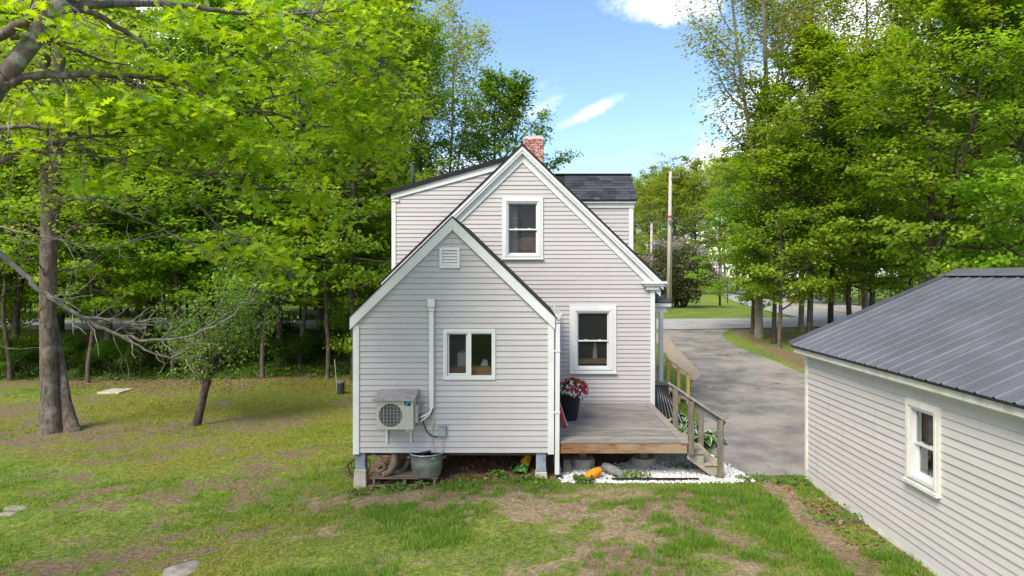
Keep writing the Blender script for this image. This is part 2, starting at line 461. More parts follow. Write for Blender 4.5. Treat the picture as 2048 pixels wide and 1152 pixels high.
# value noise
def vnoise(x, y, seed=0):
    xi = np.floor(x).astype(np.int64); yi = np.floor(y).astype(np.int64)
    fx = x - xi; fy = y - yi
    fx = fx * fx * (3 - 2 * fx); fy = fy * fy * (3 - 2 * fy)
    def h(a, b):
        q = (a * 374761393 + b * 668265263 + seed * 974634777) & 0x7fffffff
        q = ((q ^ (q >> 13)) * 1274126177) & 0x7fffffff
        return ((q ^ (q >> 16)) & 0xffff) / 65535.0
    return (h(xi, yi) * (1 - fx) + h(xi + 1, yi) * fx) * (1 - fy) + (h(xi, yi + 1) * (1 - fx) + h(xi + 1, yi + 1) * fx) * fy
def fbm(x, y, sc, seed=0, oct=4):
    t = 0; a = .5; tot = 0
    for i in range(oct):
        t = t + a * vnoise(x * sc * 2 ** i + 31.7 * i, y * sc * 2 ** i - 17.3 * i, seed + i); tot += a; a *= .5
    return t / tot
def sst(a, b, x):
    t = np.clip((x - a) / (b - a), 0, 1); return t * t * (3 - 2 * t)

# ------------------------------------------------------------------ terrain
def H(x, y):
    x = np.asarray(x, float); y = np.asarray(y, float)
    ramp = 1.3 * sst(11.5, 38., y) * .55 + 1.3 * np.clip((y - 12.5) / 23.5, 0, 1) * .45
    left = -.26 - .10 * sst(-5, -14, x) + 1.62 * sst(27.0 + 1.6 * sst(-14, -6, x), 32.5, y)
    wgt = sst(-5.5, -.2, x)
    z = left * (1 - wgt) + ramp * wgt
    front = sst(13.2, 9.5, y)                      # the yard dips slightly toward the camera on the left
    z = z - .12 * front * sst(1.0, -5, x)
    z = z + .05 * (fbm(x, y, .35, 3, 3) - .5) * sst(60, 20, y)
    return z
def Hs(x, y): return float(H(x, y))

# lawn wear: density of living grass, dry thatch, bare dirt, moss (0..1), shared by the soil and the blades
def seg_d(x, y, a, b):
    ax, ay = a; bx, by = b; dx, dy = bx - ax, by - ay
    t = np.clip(((x - ax) * dx + (y - ay) * dy) / (dx * dx + dy * dy), 0, 1)
    return np.hypot(x - ax - t * dx, y - ay - t * dy)
def blob(x, y, cx, cy, rx, ry): return np.exp(-(((x - cx) / rx) ** 2 + ((y - cy) / ry) ** 2))
def patches(x, y):
    n1 = fbm(x, y, .55, 11, 5); n2 = fbm(x, y, 1.6, 21, 4); n3 = fbm(x, y, .30, 41, 4); n4 = fbm(x, y, 4.2, 51, 4)
    left = sst(-2.2, -5.0, x)
    dry = 1.1 * blob(x, y, .55, 11.2, 1.7, .85) + .9 * blob(x, y, 1.2, 9.3, .85, 1.3) + .6 * blob(x, y, -.6, 11.6, 1.6, .6) + .8 * blob(x, y, 2.6, 10.9, .5, .9) \
        + .75 * blob(x, y, 2.9, 9.1, .55, .9) + .55 * blob(x, y, -1.7, 9.2, .8, .5) + .5 * blob(x, y, -3.4, 10.6, 1.0, .5) + .9 * blob(x, y, -2.8, 11.9, 1.2, .5) + .45 * blob(x, y, .2, 8.6, 1.5, .6)
    dry = np.clip((dry * (.20 + 1.35 * n2) - .14 + .9 * np.clip(n1 - .54, 0, 1)) * (.15 + 2.0 * sst(.30, .68, n4)), 0, 1)
    strip = sst(.26, .08, np.abs(x - (4.12 + .04 * (y - 9))) + .25 * (n2 - .5)) * sst(12.7, 12.2, y)
    dry = np.maximum(dry, .95 * strip)
    edge = sst(4.15, 4.4, x) * sst(5.2, 5.0, x) * sst(13, 12.5, y)
    dirt = left * np.clip(3.0 * (n1 - .47) + .5 * (n2 - .5), 0, 1)
    dirt = np.maximum(dirt, left * .95 * sst(2.3, .3, seg_d(x, y, (-12.5, 17.5), (-7.0, 18.8)) + 1.6 * (n2 - .5)))
    dirt = np.maximum(dirt, left * sst(2.0, .4, np.abs(y - 26.4 - 2.4 * sst(-13, -6, x) - .3 * np.sin(x)) + 1.5 * (n2 - .5)) * sst(-5.5, -8, x))
    dirt = np.maximum(dirt, .85 * sst(1.1, .2, seg_d(x, y, (-7.2, 9.3), (-4.6, 10.6)) + 1.1 * (n2 - .5)))
    dirt = np.maximum(dirt, .9 * sst(.75, .2, seg_d(x, y, (-5.8, 15.0), (-4.7, 16.0)) + .8 * (n2 - .5)))
    dirt = np.maximum(dirt, .7 * edge * sst(.35, .6, n2 + .35 * sst(4.55, 4.95, x)))
    dirt = dirt * (.12 + 1.2 * sst(.32, .66, .6 * n4 + .4 * n2))
    under = sst(-3.4, -3.0, x) * sst(.75, .45, x) * sst(12.35, 12.75, y) * sst(19, 17, y)
    under2 = sst(.2, .6, x) * sst(3.6, 3.0, x) * sst(12.6, 13.4, y) * sst(19, 17, y)
    dirt = np.maximum(dirt, np.maximum(under, under2))
    moss = (left * .95 + .1) * sst(.36, .54, n3) * (1 - dirt)
    moss = np.maximum(moss, left * blob(x, y, -9, 21, 5.5, 2.6) * (1 - dirt))
    lush = sst(.40, .62, fbm(x, y, .9, 71, 3))
    lush = np.maximum(lush, blob(x, y, 3.4, 11.3, .75, 1.6)); lush = np.maximum(lush, .9 * blob(x, y, -3.6, 12.0, 1.4, 1.2))
    lush = lush * (1 - .5 * left)
    rt = sst(8.6, 9.4, x) * sst(18, 21, y) * sst(34.5, 33, y)
    dirt = np.maximum(dirt, rt * sst(.38, .6, n2 * .6 + n1 * .4))
    dens = np.clip(1 - dry * 1.25 - dirt * 1.1, 0, 1) * (1 - .35 * moss)
    return dens, dry, dirt, moss, lush

def axis(lo, hi, dlo, dhi, step, grow=1.16):
    a = list(np.arange(dlo, dhi + 1e-6, step)); q = step
    while a[-1] < hi: q = min(q * grow, 40); a.append(a[-1] + q)
    q = step
    while a[0] > lo: q = min(q * grow, 40); a.insert(0, a[0] - q)
    return np.array(a)
gx = axis(-700, 700, -13, 6, .12); gy = axis(-40, 1400, 7.5, 27, .12)
GX, GY = np.meshgrid(gx, gy)
gz = H(GX, GY)
dens, dry, dirt, moss, lush = patches(GX, GY)
far = sst(33, 38, GY)
inisl = sst(5.0, 6.0, GX)
gz = gz + .018 * (fbm(GX, GY, 3.2, 5, 3) - .5) * (1 - far)
nx, ny = len(gx), len(gy)
V = np.stack([GX, GY, gz], -1).reshape(-1, 3)
idx = np.arange(nx * ny).reshape(ny, nx)
F = np.stack([idx[:-1, :-1], idx[:-1, 1:], idx[1:, 1:], idx[1:, :-1]], -1).reshape(-1, 4)

s = NT('ground'); c = s.coord('World')
fine = s.noise(c, 60, 4, .7); mid = s.noise(c, 7, 5, .6); fib = s.noise(s.coord('World', (1, .45, 1)), 140, 3, .7)
big = s.noise(c, .45, 4, .6)
g = s.mix(s.rng(mid, .35, .65), lin(.095, .175, .022), lin(.175, .25, .038))
g = s.mix(s.rng(big, .42, .62), g, s.mix(s.rng(mid, .35, .65), lin(.16, .24, .03), lin(.25, .30, .055)))
g = s.mix(s.math('MULTIPLY', s.rng(fine, .45, .75), .6), g, lin(.22, .185, .09))
g = s.mix(s.attr('moss'), g, s.mix(s.rng(mid, .35, .65), lin(.165, .17, .026), lin(.24, .215, .05)))
dr = s.mix(s.rng(fib, .32, .68), lin(.27, .205, .125), lin(.47, .37, .235))
di = s.mix(s.rng(fine, .30, .70), lin(.15, .105, .062), lin(.29, .215, .13))
g = s.mix(s.rng(s.math('ADD', s.attr('dry'), s.math('MULTIPLY', s.math('SUBTRACT', fine, .5), .9)), .25, .62), g, dr)
g = s.mix(s.rng(s.math('ADD', s.attr('dirt'), s.math('MULTIPLY', s.math('SUBTRACT', fine, .5), .9)), .28, .66), g, di)
chip = s.rng(s.noise(c, 33, 2, .5), .70, .76)
g = s.mix(s.math('MULTIPLY', chip, s.math('MULTIPLY', s.math('ADD', s.attr('dry'), s.attr('dirt')), .6)), g, lin(.42, .34, .25))
clump = s.noise(c, 16, 4, .65)
g = s.hsv(g, .5, 1., s.math('MULTIPLY', s.rng(clump, .30, .70, .62, 1.32), s.rng(fib, .3, .7, .78, 1.22)))
hgt = s.math('ADD', s.math('MULTIPLY', fine, .5), s.math('MULTIPLY', fib, .5))
s.pbr(g, .95, 0, .1, s.bump(s.math('ADD', hgt, s.math('MULTIPLY', clump, 1.2)), .9, .05))
me = np_mesh('ground', V, F, 'ground', dict(dry=(dry * (1 - far)).ravel(), dirt=(dirt * (1 - far)).ravel(), moss=(moss * (1 - far)).ravel()), True)
o = link(bpy.data.objects.new('ground', me)); o['kind'] = 'structure'

# ------------------------------------------------------------------ lane, road, driveway
def sheet(name, poly, mat, lift, step=.5):
    "a draped sheet: polygon filled, cut on a grid, laid on the terrain"
    bm = bmesh.new()
    vs_ = [bm.verts.new((x, y, 0)) for x, y in poly]
    bm.faces.new(vs_)
    xs = [p[0] for p in poly]; ys = [p[1] for p in poly]
    def cut(co, no):
        bmesh.ops.bisect_plane(bm, geom=bm.verts[:] + bm.edges[:] + bm.faces[:], plane_co=co, plane_no=no)
    x = math.ceil(min(xs) / step) * step
    while x < max(xs): cut((x, 0, 0), (1, 0, 0)); x += step
    y = math.ceil(min(ys) / step) * step
    while y < max(ys): cut((0, y, 0), (0, 1, 0)); y += step
    bmesh.ops.triangulate(bm, faces=bm.faces)
    for v in bm.verts: v.co.z = Hs(v.co.x, v.co.y) + lift
    bmesh.ops.recalc_face_normals(bm, faces=bm.faces)
    if sum(f.normal.z for f in bm.faces) < 0: bmesh.ops.reverse_faces(bm, faces=bm.faces)
    me = bpy.data.meshes.new(name); bm.to_mesh(me); bm.free()
    for p in me.polygons: p.use_smooth = True
    me.materials.append(MATS[mat])
    o = link(bpy.data.objects.new(name, me)); o['kind'] = 'structure'; return o
def asphalt(name, c1, c2, dust, damt):
    s = NT(name); c = s.coord('World')
    f = s.noise(c, 90, 3, .7); m = s.noise(c, 1.1, 6, .65); b = s.noise(c, .33, 5, .6, .5)
    cc = s.mix(s.rng(m, .32, .68), c1, c2)
    cc = s.hsv(cc, .5, 1, s.rng(f, .25, .75, .72, 1.3))
    cc = s.mix(s.math('MULTIPLY', s.rng(b, .45, .66), damt), cc, dust)
    vv = s.n('ShaderNodeTexVoronoi', feature='DISTANCE_TO_EDGE'); vv.inputs['Scale'].default_value = .42
    ds = s.n('ShaderNodeVectorMath', operation='ADD'); s.l(c, ds.inputs[0])
    nn = s.n('ShaderNodeTexNoise'); s.l(c, nn.inputs['Vector']); nn.inputs['Scale'].default_value = 1.6; nn.inputs['Detail'].default_value = 6
    s.l(nn.outputs['Color'], ds.inputs[1]); s.l(ds.outputs[0], vv.inputs['Vector'])
    cr = s.rng(vv.outputs['Distance'], .004, .018, 1, 0)
    cr = s.math('MULTIPLY', cr, s.rng(s.noise(c, .5, 3), .48, .62))
    cc = s.mix(s.math('MULTIPLY', cr, .9), cc, lin(.045, .045, .03))
    s.pbr(cc, .92, 0, .2, s.bump(f, .4, .006)); return s.m
asphalt('driveway_asphalt', lin(.115, .108, .10), lin(.235, .22, .20), lin(.30, .265, .215), .7)
asphalt('road_asphalt', lin(.25, .245, .24), lin(.33, .32, .31), lin(.36, .34, .30), .5)
plain('road_paint', lin(.55, .36, .05), .8, 0, .2, .2)
plain('gravel_base', lin(.42, .41, .39), .95, 0, .1, .25, 9)
plain('verge_gravel', lin(.27, .225, .175), .95, 0, .1, .25, 14, (lin(.13, .11, .07), .6), .6)

def smooth_line(pts, n=8):
    out = []
    P = [pts[0]] + list(pts) + [pts[-1]]
    for i in range(1, len(P) - 2):
        a, b, c_, d = (np.array(P[i + k], float) for k in (-1, 0, 1, 2))
        for t in np.linspace(0, 1, n, endpoint=False):
            out.append(tuple(.5 * ((2 * b) + (-a + c_) * t + (2 * a - 5 * b + 4 * c_ - d) * t * t + (-a + 3 * b - 3 * c_ + d) * t ** 3)))
    out.append(tuple(pts[-1])); return out
def ribbon(path, wd):
    p = np.array(path); d = np.gradient(p, axis=0); d /= np.linalg.norm(d, axis=1)[:, None]
    nrm = np.stack([-d[:, 1], d[:, 0]], 1)
    return [tuple(q) for q in (p + nrm * wd / 2)] + [tuple(q) for q in (p - nrm * wd / 2)[::-1]]
ROAD = smooth_line([(30, -30), (24, 8), (20.5, 26), (19.6, 40), (22, 58), (25.8, 76), (30, 96), (31, 122), (24, 150), (8, 178)], 10)
sheet('road', ribbon(ROAD, 8.6), 'road_asphalt', .05, 1.5)
for off in (-.13, .13):
    q = [(x + off, y) for x, y in ROAD]
    o = sheet('road_marking', ribbon(q, .12), 'road_paint', .064, 3.0)
LANE = smooth_line([(-60, 33.0), (-40, 34.2), (-22, 34.5), (-10, 34.6), (0, 35.0), (8, 35.6), (14, 36.6), (18.6, 38.5)], 8)
sheet('lane', ribbon(LANE, 5.4), 'road_asphalt', .042, 1.0)
L = smooth_line([(4.0, 12.75), (3.75, 13.5), (3.7, 14.6), (3.95, 16), (4.3, 18.2), (4.8, 20.8), (5.45, 22.4), (5.6, 24.5), (5.75, 27.3), (6.0, 31.5), (5.4, 33.4)], 6)
Rr = smooth_line([(12, 34.4), (10, 33.4), (8.6, 31.2), (8.2, 28), (8.55, 25), (8.83, 22.4), (9.5, 18.5), (10.5, 15), (11, 12.75)], 6)
sheet('driveway', L + Rr, 'driveway_asphalt', .018, .8)
vg = smooth_line([(5.0, 31.5), (5.2, 28.3), (5.0, 25.3), (4.8, 23.2), (4.95, 21.6), (5.2, 21.3)], 5)
sheet('gravel_verge', vg + smooth_line([(5.6, 22.6), (5.75, 24.5), (5.9, 27.3), (6.1, 31.5)], 5), 'verge_gravel', .016, .6)
# ------------------------------------------------------------------ house
def clip(poly, a, b, c):   # keep a*u + b*z <= c
    out = []
    for i in range(len(poly)):
        p, q = poly[i], poly[(i + 1) % len(poly)]
        dp = a * p[0] + b * p[1] - c; dq = a * q[0] + b * q[1] - c
        if dp <= 0: out.append(p)
        if dp * dq < 0:
            t = dp / (dp - dq); out.append((p[0] + t * (q[0] - p[0]), p[1] + t * (q[1] - p[1])))
    return out
def area(p): return abs(sum(p[i][0] * p[(i + 1) % len(p)][1] - p[(i + 1) % len(p)][0] * p[i][1] for i in range(len(p)))) / 2 if len(p) > 2 else 0
def siding(parent, mat, F, poly, openings, z0, exp, lip=.017, seed=0, slot=.009):
    rs = random.Random(seed)
    zmax = max(p[1] for p in poly); zmin = min(p[1] for p in poly)
    k = 0
    while z0 + k * exp < zmax - .01:
        a = z0 + k * exp; b = a + exp; k += 1
        if b <= zmin: continue
        band = clip(clip(poly, 0, -1, -a), 0, 1, b)
        if area(band) < .002: continue
        pcs = [band]
        for (u0, u1, y0, y1) in openings:
            if min(b, y1) - max(a, y0) > .5 * exp:
                nxt = []
                for p in pcs:
                    for q in (clip(p, 1, 0, u0), clip(p, -1, 0, -u1)):
                        if area(q) > .001: nxt.append(q)
                pcs = nxt
        cut = []
        for p in pcs:       # butt joints, staggered from course to course
            u_lo, u_hi = min(q[0] for q in p), max(q[0] for q in p)
            if u_hi - u_lo > 2.6 and rs.random() < .75:
                uj = u_lo + (u_hi - u_lo) * rs.uniform(.2, .8); cut += [clip(p, 1, 0, uj - .001), clip(p, -1, 0, -uj - .001)]
            else: cut.append(p)
        for p in cut:
            p = clip(p, 0, 1, b - slot)
            if area(p) < .0008: continue
            m = MB(); n = len(p)
            dep = lambda z: .004 + lip * (1 - (z - a) / exp)
            wob = rs.uniform(-.003, .0025)
            m.v = [tuple(F(u, z, dep(z) + wob)) for u, z in p] + [tuple(F(u, z, -.004)) for u, z in p]
            m.f = [list(range(n))] + [[i, n + i, n + (i + 1) % n, (i + 1) % n] for i in range(n)]
            m.build('siding_board', mat, parent)
def backing(F, poly, openings, n0, n1):
    "wall slab with window openings, cut in horizontal bands"
    zs = sorted({p[1] for p in poly} | {z for o in openings for z in o[2:]})
    m = MB()
    for a, b in zip(zs[:-1], zs[1:]):
        band = clip(clip(poly, 0, -1, -a), 0, 1, b)
        if area(band) < 1e-5: continue
        pcs = [band]
        for (u0, u1, y0, y1) in openings:
            if y0 <= a + 1e-6 and y1 >= b - 1e-6:
                pcs = [q for p in pcs for q in (clip(p, 1, 0, u0), clip(p, -1, 0, -u1)) if area(q) > 1e-5]
        for p in pcs: m.prism(F, p, n0, n1)
    return m

MD, AD = 16.5, 12.6                                  # distance of the main gable wall and of the addition's gable wall
FM = lambda u, z, n: Vector((u, MD - n, z))
FA = lambda u, z, n: Vector((u, AD - n, z))
house = thing('house', 'light grey clapboard house with steep gables, white trim and red brick chimney', 'house', (0, 18.5, .3))

# main block
XL, XR, XC, ZP = -3.28, 2.92, -.18, 6.72
main_poly = [(XL, .36), (XR, .36), (XR, 3.62), (XC, 6.72), (XL, 3.62)]
W1 = (-.56, .205, 4.12, 5.42)                        # upper window opening
W2 = (1.075, 1.885, 1.45, 2.84)                      # lower window opening
wall = backing(FM, main_poly, [W1, W2], -.14, -.004)
HB = 23.2                                            # rear wall of the main block
wall.box(XL, XL + .12, MD + .14, HB, .2, 3.6).box(XR - .12, XR, MD + .14, HB, .2, 3.6)
wall.prism(lambda u, z, n: Vector((u, HB + n, z)), main_poly, 0, .12)
wall = wall.build('wall', 'siding', house)
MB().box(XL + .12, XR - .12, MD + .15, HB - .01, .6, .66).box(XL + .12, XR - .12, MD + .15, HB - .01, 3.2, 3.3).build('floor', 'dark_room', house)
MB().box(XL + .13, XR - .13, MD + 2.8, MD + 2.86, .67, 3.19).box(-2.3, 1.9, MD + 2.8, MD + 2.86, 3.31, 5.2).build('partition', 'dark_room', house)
MB().box(XL + .05, XR - .05, MD + .03, HB - .03, -.3, .355).build('foundation', 'foundation', house)
siding(wall, 'siding', FM, [(XL, .42), (XR, .42), (XR, 3.60), (XC, 6.60), (XL, 3.60)], [W1, W2], .42, .1016, seed=1)

# corner boards, rakes, eave return
MB().fbox(FM, XR - .085, XR + .02, .40, 3.42, .0, .032).build('corner_board', 'trim', house, bevel=.003)
MB().box(XR + .001, XR + .021, MD, MD + .09, .40, 3.42).build('corner_board', 'trim', house)
def rake(F, xa, za, xe, ze, drop, width, n0, n1, name='rake_board', mat='trim', parent=None, cut=None):
    p = [(xa, za - drop), (xe, ze - drop), (xe, ze - drop - width), (xa, za - drop - width)]
    if cut: p = clip(p, *cut)
    return MB().prism(F, p, n0, n1).build(name, mat, parent or house, bevel=.003)
sl = (6.75 - 3.55) / (3.12 + .18)
for sg in (1, -1):
    xe = XC + sg * 3.30; ze = 6.75 - 3.30 * sl
    rake(FM, XC, 6.75, xe, ze, .045, .17, .03, .135)
    rake(FM, XC, 6.75, xe, ze, .075, .07, .136, .155, 'rake_moulding')
    rake(FM, XC, 6.75, xe - sg * .05, ze + .05 * sl, .205, .215, .0, .045, 'frieze_board')
    # roof slab and its dark shingle edge
    y0, y1 = MD - .150, HB + .2
    t = .016
    m = MB()
    xo = XC + sg * 3.36; zo = 6.75 - 3.36 * sl
    m.hexa([(XC, y0, 6.75 - .045), (xo, y0, zo - .045), (xo, y1, zo - .045), (XC, y1, 6.75 - .045), (XC, y0, 6.75 + t), (xo, y0, zo + t), (xo, y1, zo + t), (XC, y1, 6.75 + t)])
    m.build('roof', 'roof_edge', house)
m = MB()   # boxed cornice return at the right eave
m.fbox(FM, 2.62, 3.20, 3.475, 3.535, .0, .20).fbox(FM, 2.66, 3.15, 3.425, 3.475, .0, .16).fbox(FM, 2.72, 3.03, 3.335, 3.425, .0, .105)
m.build('cornice_return', 'trim', house, bevel=.006)
MB().box(XR, XR + .30, MD, HB, 3.40, 3.50).build('soffit', 'trim', house)

def double_hung(F, op, tw, parent, glassmat='screened_glass', name='window', sill=.06, trim='trim', proud=.045):
    u0, u1, z0, z1 = op
    m = MB().frame(F, u0 - tw, u1 + tw, z0 - sill, z1 + tw, tw, .0, proud, sill)
    m.fbox(F, u0 - tw - .01, u1 + tw + .01, z0 - sill - .012, z0 - sill + .028, .0, proud + .035)
    m.frame(F, u0 - tw * .45, u1 + tw * .45, z0 - .001, z1 + tw * .45, tw * .43, proud + .0005, proud + .014, .0)
    win = m.build(name, trim, parent, bevel=.003)
    MB().frame(F, u0 + .001, u1 - .001, z0 + .001, z1 - .001, .03, -.10, proud - .006, .035).build('window_frame', 'vinyl', win)
    zm = (z0 + z1) / 2 - .01
    a, b = u0 + .032, u1 - .032
    MB().frame(F, a, b, zm - .018, z1 - .032, .032, -.045, -.012, .034).build('upper_sash', 'vinyl', win, bevel=.002)
    MB().frame(F, a - .001, b + .001, z0 + .036, zm + .018, .034, -.085, -.05, .05).build('lower_sash', 'vinyl', win, bevel=.002)
    MB().fbox(F, a + .03, b - .03, zm + .014, z1 - .062, -.030, -.026).build('pane', glassmat, win)
    MB().fbox(F, a + .03, b - .03, z0 + .084, zm - .014, -.070, -.066).build('pane', glassmat, win)
    for q in (.28, .72):
        MB().fbox(F, a + (b - a) * q - .03, a + (b - a) * q + .03, zm + .019, zm + .032, -.05, -.015).build('sash_lock', 'vinyl', win)
    return win
double_hung(FM, W1, .10, house)
double_hung(FM, W2, .145, house, sill=.075)

# rear shed dormer on the left slope: cheek wall, fascia, dark roof edge
DF = lambda u, z, n: Vector((u, MD + .22 - n, z))
dk = [(-3.28, 3.55), (-3.28, 5.62), (-.35, 6.45), (-.35, 3.55)]
dormer = MB().prism(DF, dk, -.12, -.004)
dormer.box(-3.28, -3.16, MD + .345, HB - .4, 3.7, 5.55)
dormer = dormer.build('shed_dormer', 'siding', house)
siding(dormer, 'siding', DF, clip([(-3.28, 3.6), (-.3, 3.6), (-.3, 6.40), (-3.28, 5.56)], -1, 0, 3.2), [], .42, .1016, seed=2)
MB().fbox(DF, -3.30, -3.20, 3.55, 5.47, 0, .034).build('corner_board', 'trim', dormer, bevel=.003)
MB().prism(DF, [(-3.31, 5.49), (-3.31, 5.62), (-.45, 6.44), (-.45, 6.27)], .0, .05).build('dormer_rake', 'trim', dormer, bevel=.003)
MB().fbox(DF, -3.29, -3.12, 5.44, 5.485, .0, .055).build('rake_end_block', 'trim', dormer)
dsl = (6.44 - 5.62) / 2.86
MB().hexa([(-3.46, MD + .12, 5.62 - .15 * dsl), (-.25, MD + .12, 6.44 + .2 * dsl), (-.25, HB, 6.44 + .2 * dsl), (-3.46, HB, 5.62 - .15 * dsl),
           (-3.46, MD + .12, 5.72 - .15 * dsl), (-.25, MD + .12, 6.54 + .2 * dsl), (-.25, HB, 6.54 + .2 * dsl), (-3.46, HB, 5.72 - .15 * dsl)]).build('dormer_roof', 'roof_edge', dormer)
vp = MB().tube([(-3.02, 18.0, 5.7), (-3.02, 18.0, 6.52)], .055, 12); vp.build('vent_pipe', 'dark_post', house, True)
MB().lathe((-3.02, 18.0, 5.76), [(.10, -.06), (.075, .04), (.06, .1)], 12).build('pipe_boot', 'galv', house, True)

# street-side gable dormer on the right slope
EF = lambda u, z, n: Vector((u, 17.5 - n, z))
gd = MB().prism(EF, [(-.2, 3.7), (2.56, 3.7), (2.56, 5.47), (-.2, 5.47)], -.1, -.004)
gd.box(2.46, 2.56, 17.61, 19.4, 3.7, 5.47)
gd = gd.build('gable_dormer', 'siding', house)
siding(gd, 'siding', EF, [(.2, 3.8), (2.56, 3.8), (2.56, 5.42), (.2, 5.42)], [], .42, .1016, seed=3)
MB().fbox(EF, 2.47, 2.58, 3.7, 5.36, 0, .034).build('corner_board', 'trim', gd, bevel=.003)
MB().fbox(EF, -.2, 2.60, 5.362, 5.47, .0, .05).build('frieze_board', 'trim', gd, bevel=.003)
MB().fbox(EF, -.2, 2.63, 5.472, 5.535, .0, .11).build('fascia', 'trim', gd, bevel=.003)
ry, rz, ey, ez = 18.45, 6.33, 17.36, 5.545
m = MB().hexa([(-.1, ey, ez - .02), (2.66, ey, ez - .02), (2.66, ry, rz - .02), (-.1, ry, rz - .02), (-.1, ey, ez), (2.66, ey, ez), (2.66, ry, rz), (-.1, ry, rz)])
m.hexa([(-.1, ry, rz - .02), (2.66, ry, rz - .02), (2.66, 2 * ry - ey, ez - .02), (-.1, 2 * ry - ey, ez - .02), (-.1, ry, rz), (2.66, ry, rz), (2.66, 2 * ry - ey, ez), (-.1, 2 * ry - ey, ez)])
m.prism(lambda u, z, n: Vector((2.5 + n, u, z)), [(ey + .12, ez - .02), (2 * ry - ey - .12, ez - .02), (ry, rz - .04)], 0, .06)
droof = m.build('dormer_roof', 'roof_edge', gd)
rs = random.Random(5)
def shingles(parent, P0, du, dv, nrm, ulen, vlen, exp, wavg, umin=None, umax=None, mesh_cache={}):
    "rows of architectural shingle tabs; P0 lower-left corner, du along the eave, dv up the slope; umin/umax(v) trim the row ends"
    P0, du, dv, nrm = map(Vector, (P0, du, dv, nrm))
    v = 0.; row = 0
    while v < vlen - .03:
        u0 = umin(v) if umin else 0.; u1 = umax(v) if umax else ulen
        u = u0 - rs.uniform(0, wavg)
        while u < u1:
            wd = wavg * rs.choice((.55, .8, 1., 1.25)); th = rs.choice((.006, .006, .013))
            a, b = max(u, u0), min(u + wd - .004, u1)
            if b - a > .03:
                h = min(exp * 1.25, vlen - v)
                c = [P0 + du * q + dv * r + nrm * t for t in (0.002, ) for r, q in ((v, a), (v, b), (v + h, b), (v + h, a))]
                top = [P0 + du * q + dv * r + nrm * t for (r, q, t) in ((v, a, th + .008), (v, b, th + .008), (v + h, b, .004), (v + h, a, .004))]
                MB().hexa(c + top).build('shingle', 'shingle', parent)
            u += wd
        v += exp; row += 1
sv = Vector((0, ry - ey, rz - ez)); sn = Vector((0, -(rz - ez), ry - ey)).normalized()
shingles(droof, (.9, ey - .01, ez + .002), (1, 0, 0), sv.normalized(), sn, 1.77, sv.length, .142, .30)
MB().bar((.3, ry, rz + .012), (2.67, ry, rz + .012), .22, .02).build('ridge_cap', 'shingle', droof)

# chimney: mortar core with single bricks
cx0, cx1, cyA, cyB, cz0, cz1 = -.17, .37, 18.75, 19.3, 5.6, 7.38
chim = MB().box(cx0 + .012, cx1 - .012, cyA + .012, cyB - .012, cz0, cz1 + .02).build('chimney', 'mortar', house)
bl, bh, bw, mj = .20, .060, .095, .014
k = 0; z = 6.25
while z + bh < cz1 + .005:
    for side in range(4):
        L_ = (cx1 - cx0) if side % 2 == 0 else (cyB - cyA) - 2 * bw - .01
        u = -(bl / 2 if k % 2 else 0.)
        while u < L_ - .02:
            a, b = max(u, 0), min(u + bl, L_)
            if b - a > .04:
                j = rs.uniform(-.006, .005)
                m = MB()
                if side == 0: m.box(cx0 + a, cx0 + b, cyA + j, cyA + bw, z, z + bh)
                elif side == 2: m.box(cx0 + a, cx0 + b, cyB - bw, cyB - j, z, z + bh)
                elif side == 1: m.box(cx1 - bw, cx1 - j, cyA + bw + .005 + a, cyA + bw + .005 + b, z, z + bh)
                else: m.box(cx0 + j, cx0 + bw, cyA + bw + .005 + a, cyA + bw + .005 + b, z, z + bh)
                m.build('brick', 'brick', chim, bevel=.004)
            u += bl + mj
    z += bh + mj; k += 1
MB().box(cx0 + .03, cx1 - .03, cyA + .03, cyB - .03, cz1 + .021, cz1 + .05).build('chimney_wash', 'mortar', chim, bevel=.01)

# addition on posts
AL, AR, AC_, AP = -3.17, .42, -1.39, 4.66
a_poly = [(AL, .48), (AR, .48), (AR, 2.92), (AC_, 4.66), (AL, 2.92)]
W3 = (-1.515, -.665, 1.845, 2.665)
awall = backing(FA, a_poly, [W3], -.12, -.004)
awall.box(AL, AL + .1, AD + .12, MD, .48, 2.9).box(AR - .1, AR, AD + .12, MD, .48, 2.9)
awall = awall.build('addition_wall', 'siding', house)
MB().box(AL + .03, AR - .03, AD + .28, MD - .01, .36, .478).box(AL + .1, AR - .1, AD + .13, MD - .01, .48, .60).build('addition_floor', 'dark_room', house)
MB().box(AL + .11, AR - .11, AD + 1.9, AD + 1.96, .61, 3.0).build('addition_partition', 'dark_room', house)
siding(awall, 'siding', FA, [(AL, .48), (AR, .48), (AR, 2.95), (AC_, 4.62), (AL, 2.95)], [W3], .482, .1016, seed=4)
for u0, u1 in ((AL - .01, AL + .10), (AR - .10, AR + .012)):
    MB().fbox(FA, u0, u1, .455, 2.78, 0, .036).build('corner_board', 'trim', house, bevel=.003)
MB().box(AR + .001, AR + .014, AD, AD + .10, .455, 2.8).build('corner_board', 'trim', house)
MB().box(AL - .012, AL - .001, AD, AD + .10, .455, 2.8).build('corner_board', 'trim', house)
asl = (4.74 - 2.96) / 1.83
for sg in (1, -1):
    xe = AC_ + sg * 1.84; ze = 4.73 - 1.84 * asl
    rake(FA, AC_, 4.73, xe, ze, .02, .225, .0, .07)
    xo = AC_ + sg * 1.88; zo = 4.73 - 1.88 * asl
    y0, y1 = AD - .085, MD - .005
    MB().hexa([(AC_, y0, 4.71), (xo, y0, zo - .02), (xo, y1, zo - .02), (AC_, y1, 4.71), (AC_, y0, 4.738), (xo, y0, zo + .008), (xo, y1, zo + .008), (AC_, y1, 4.738)]).build('addition_roof', 'roof_edge', house)
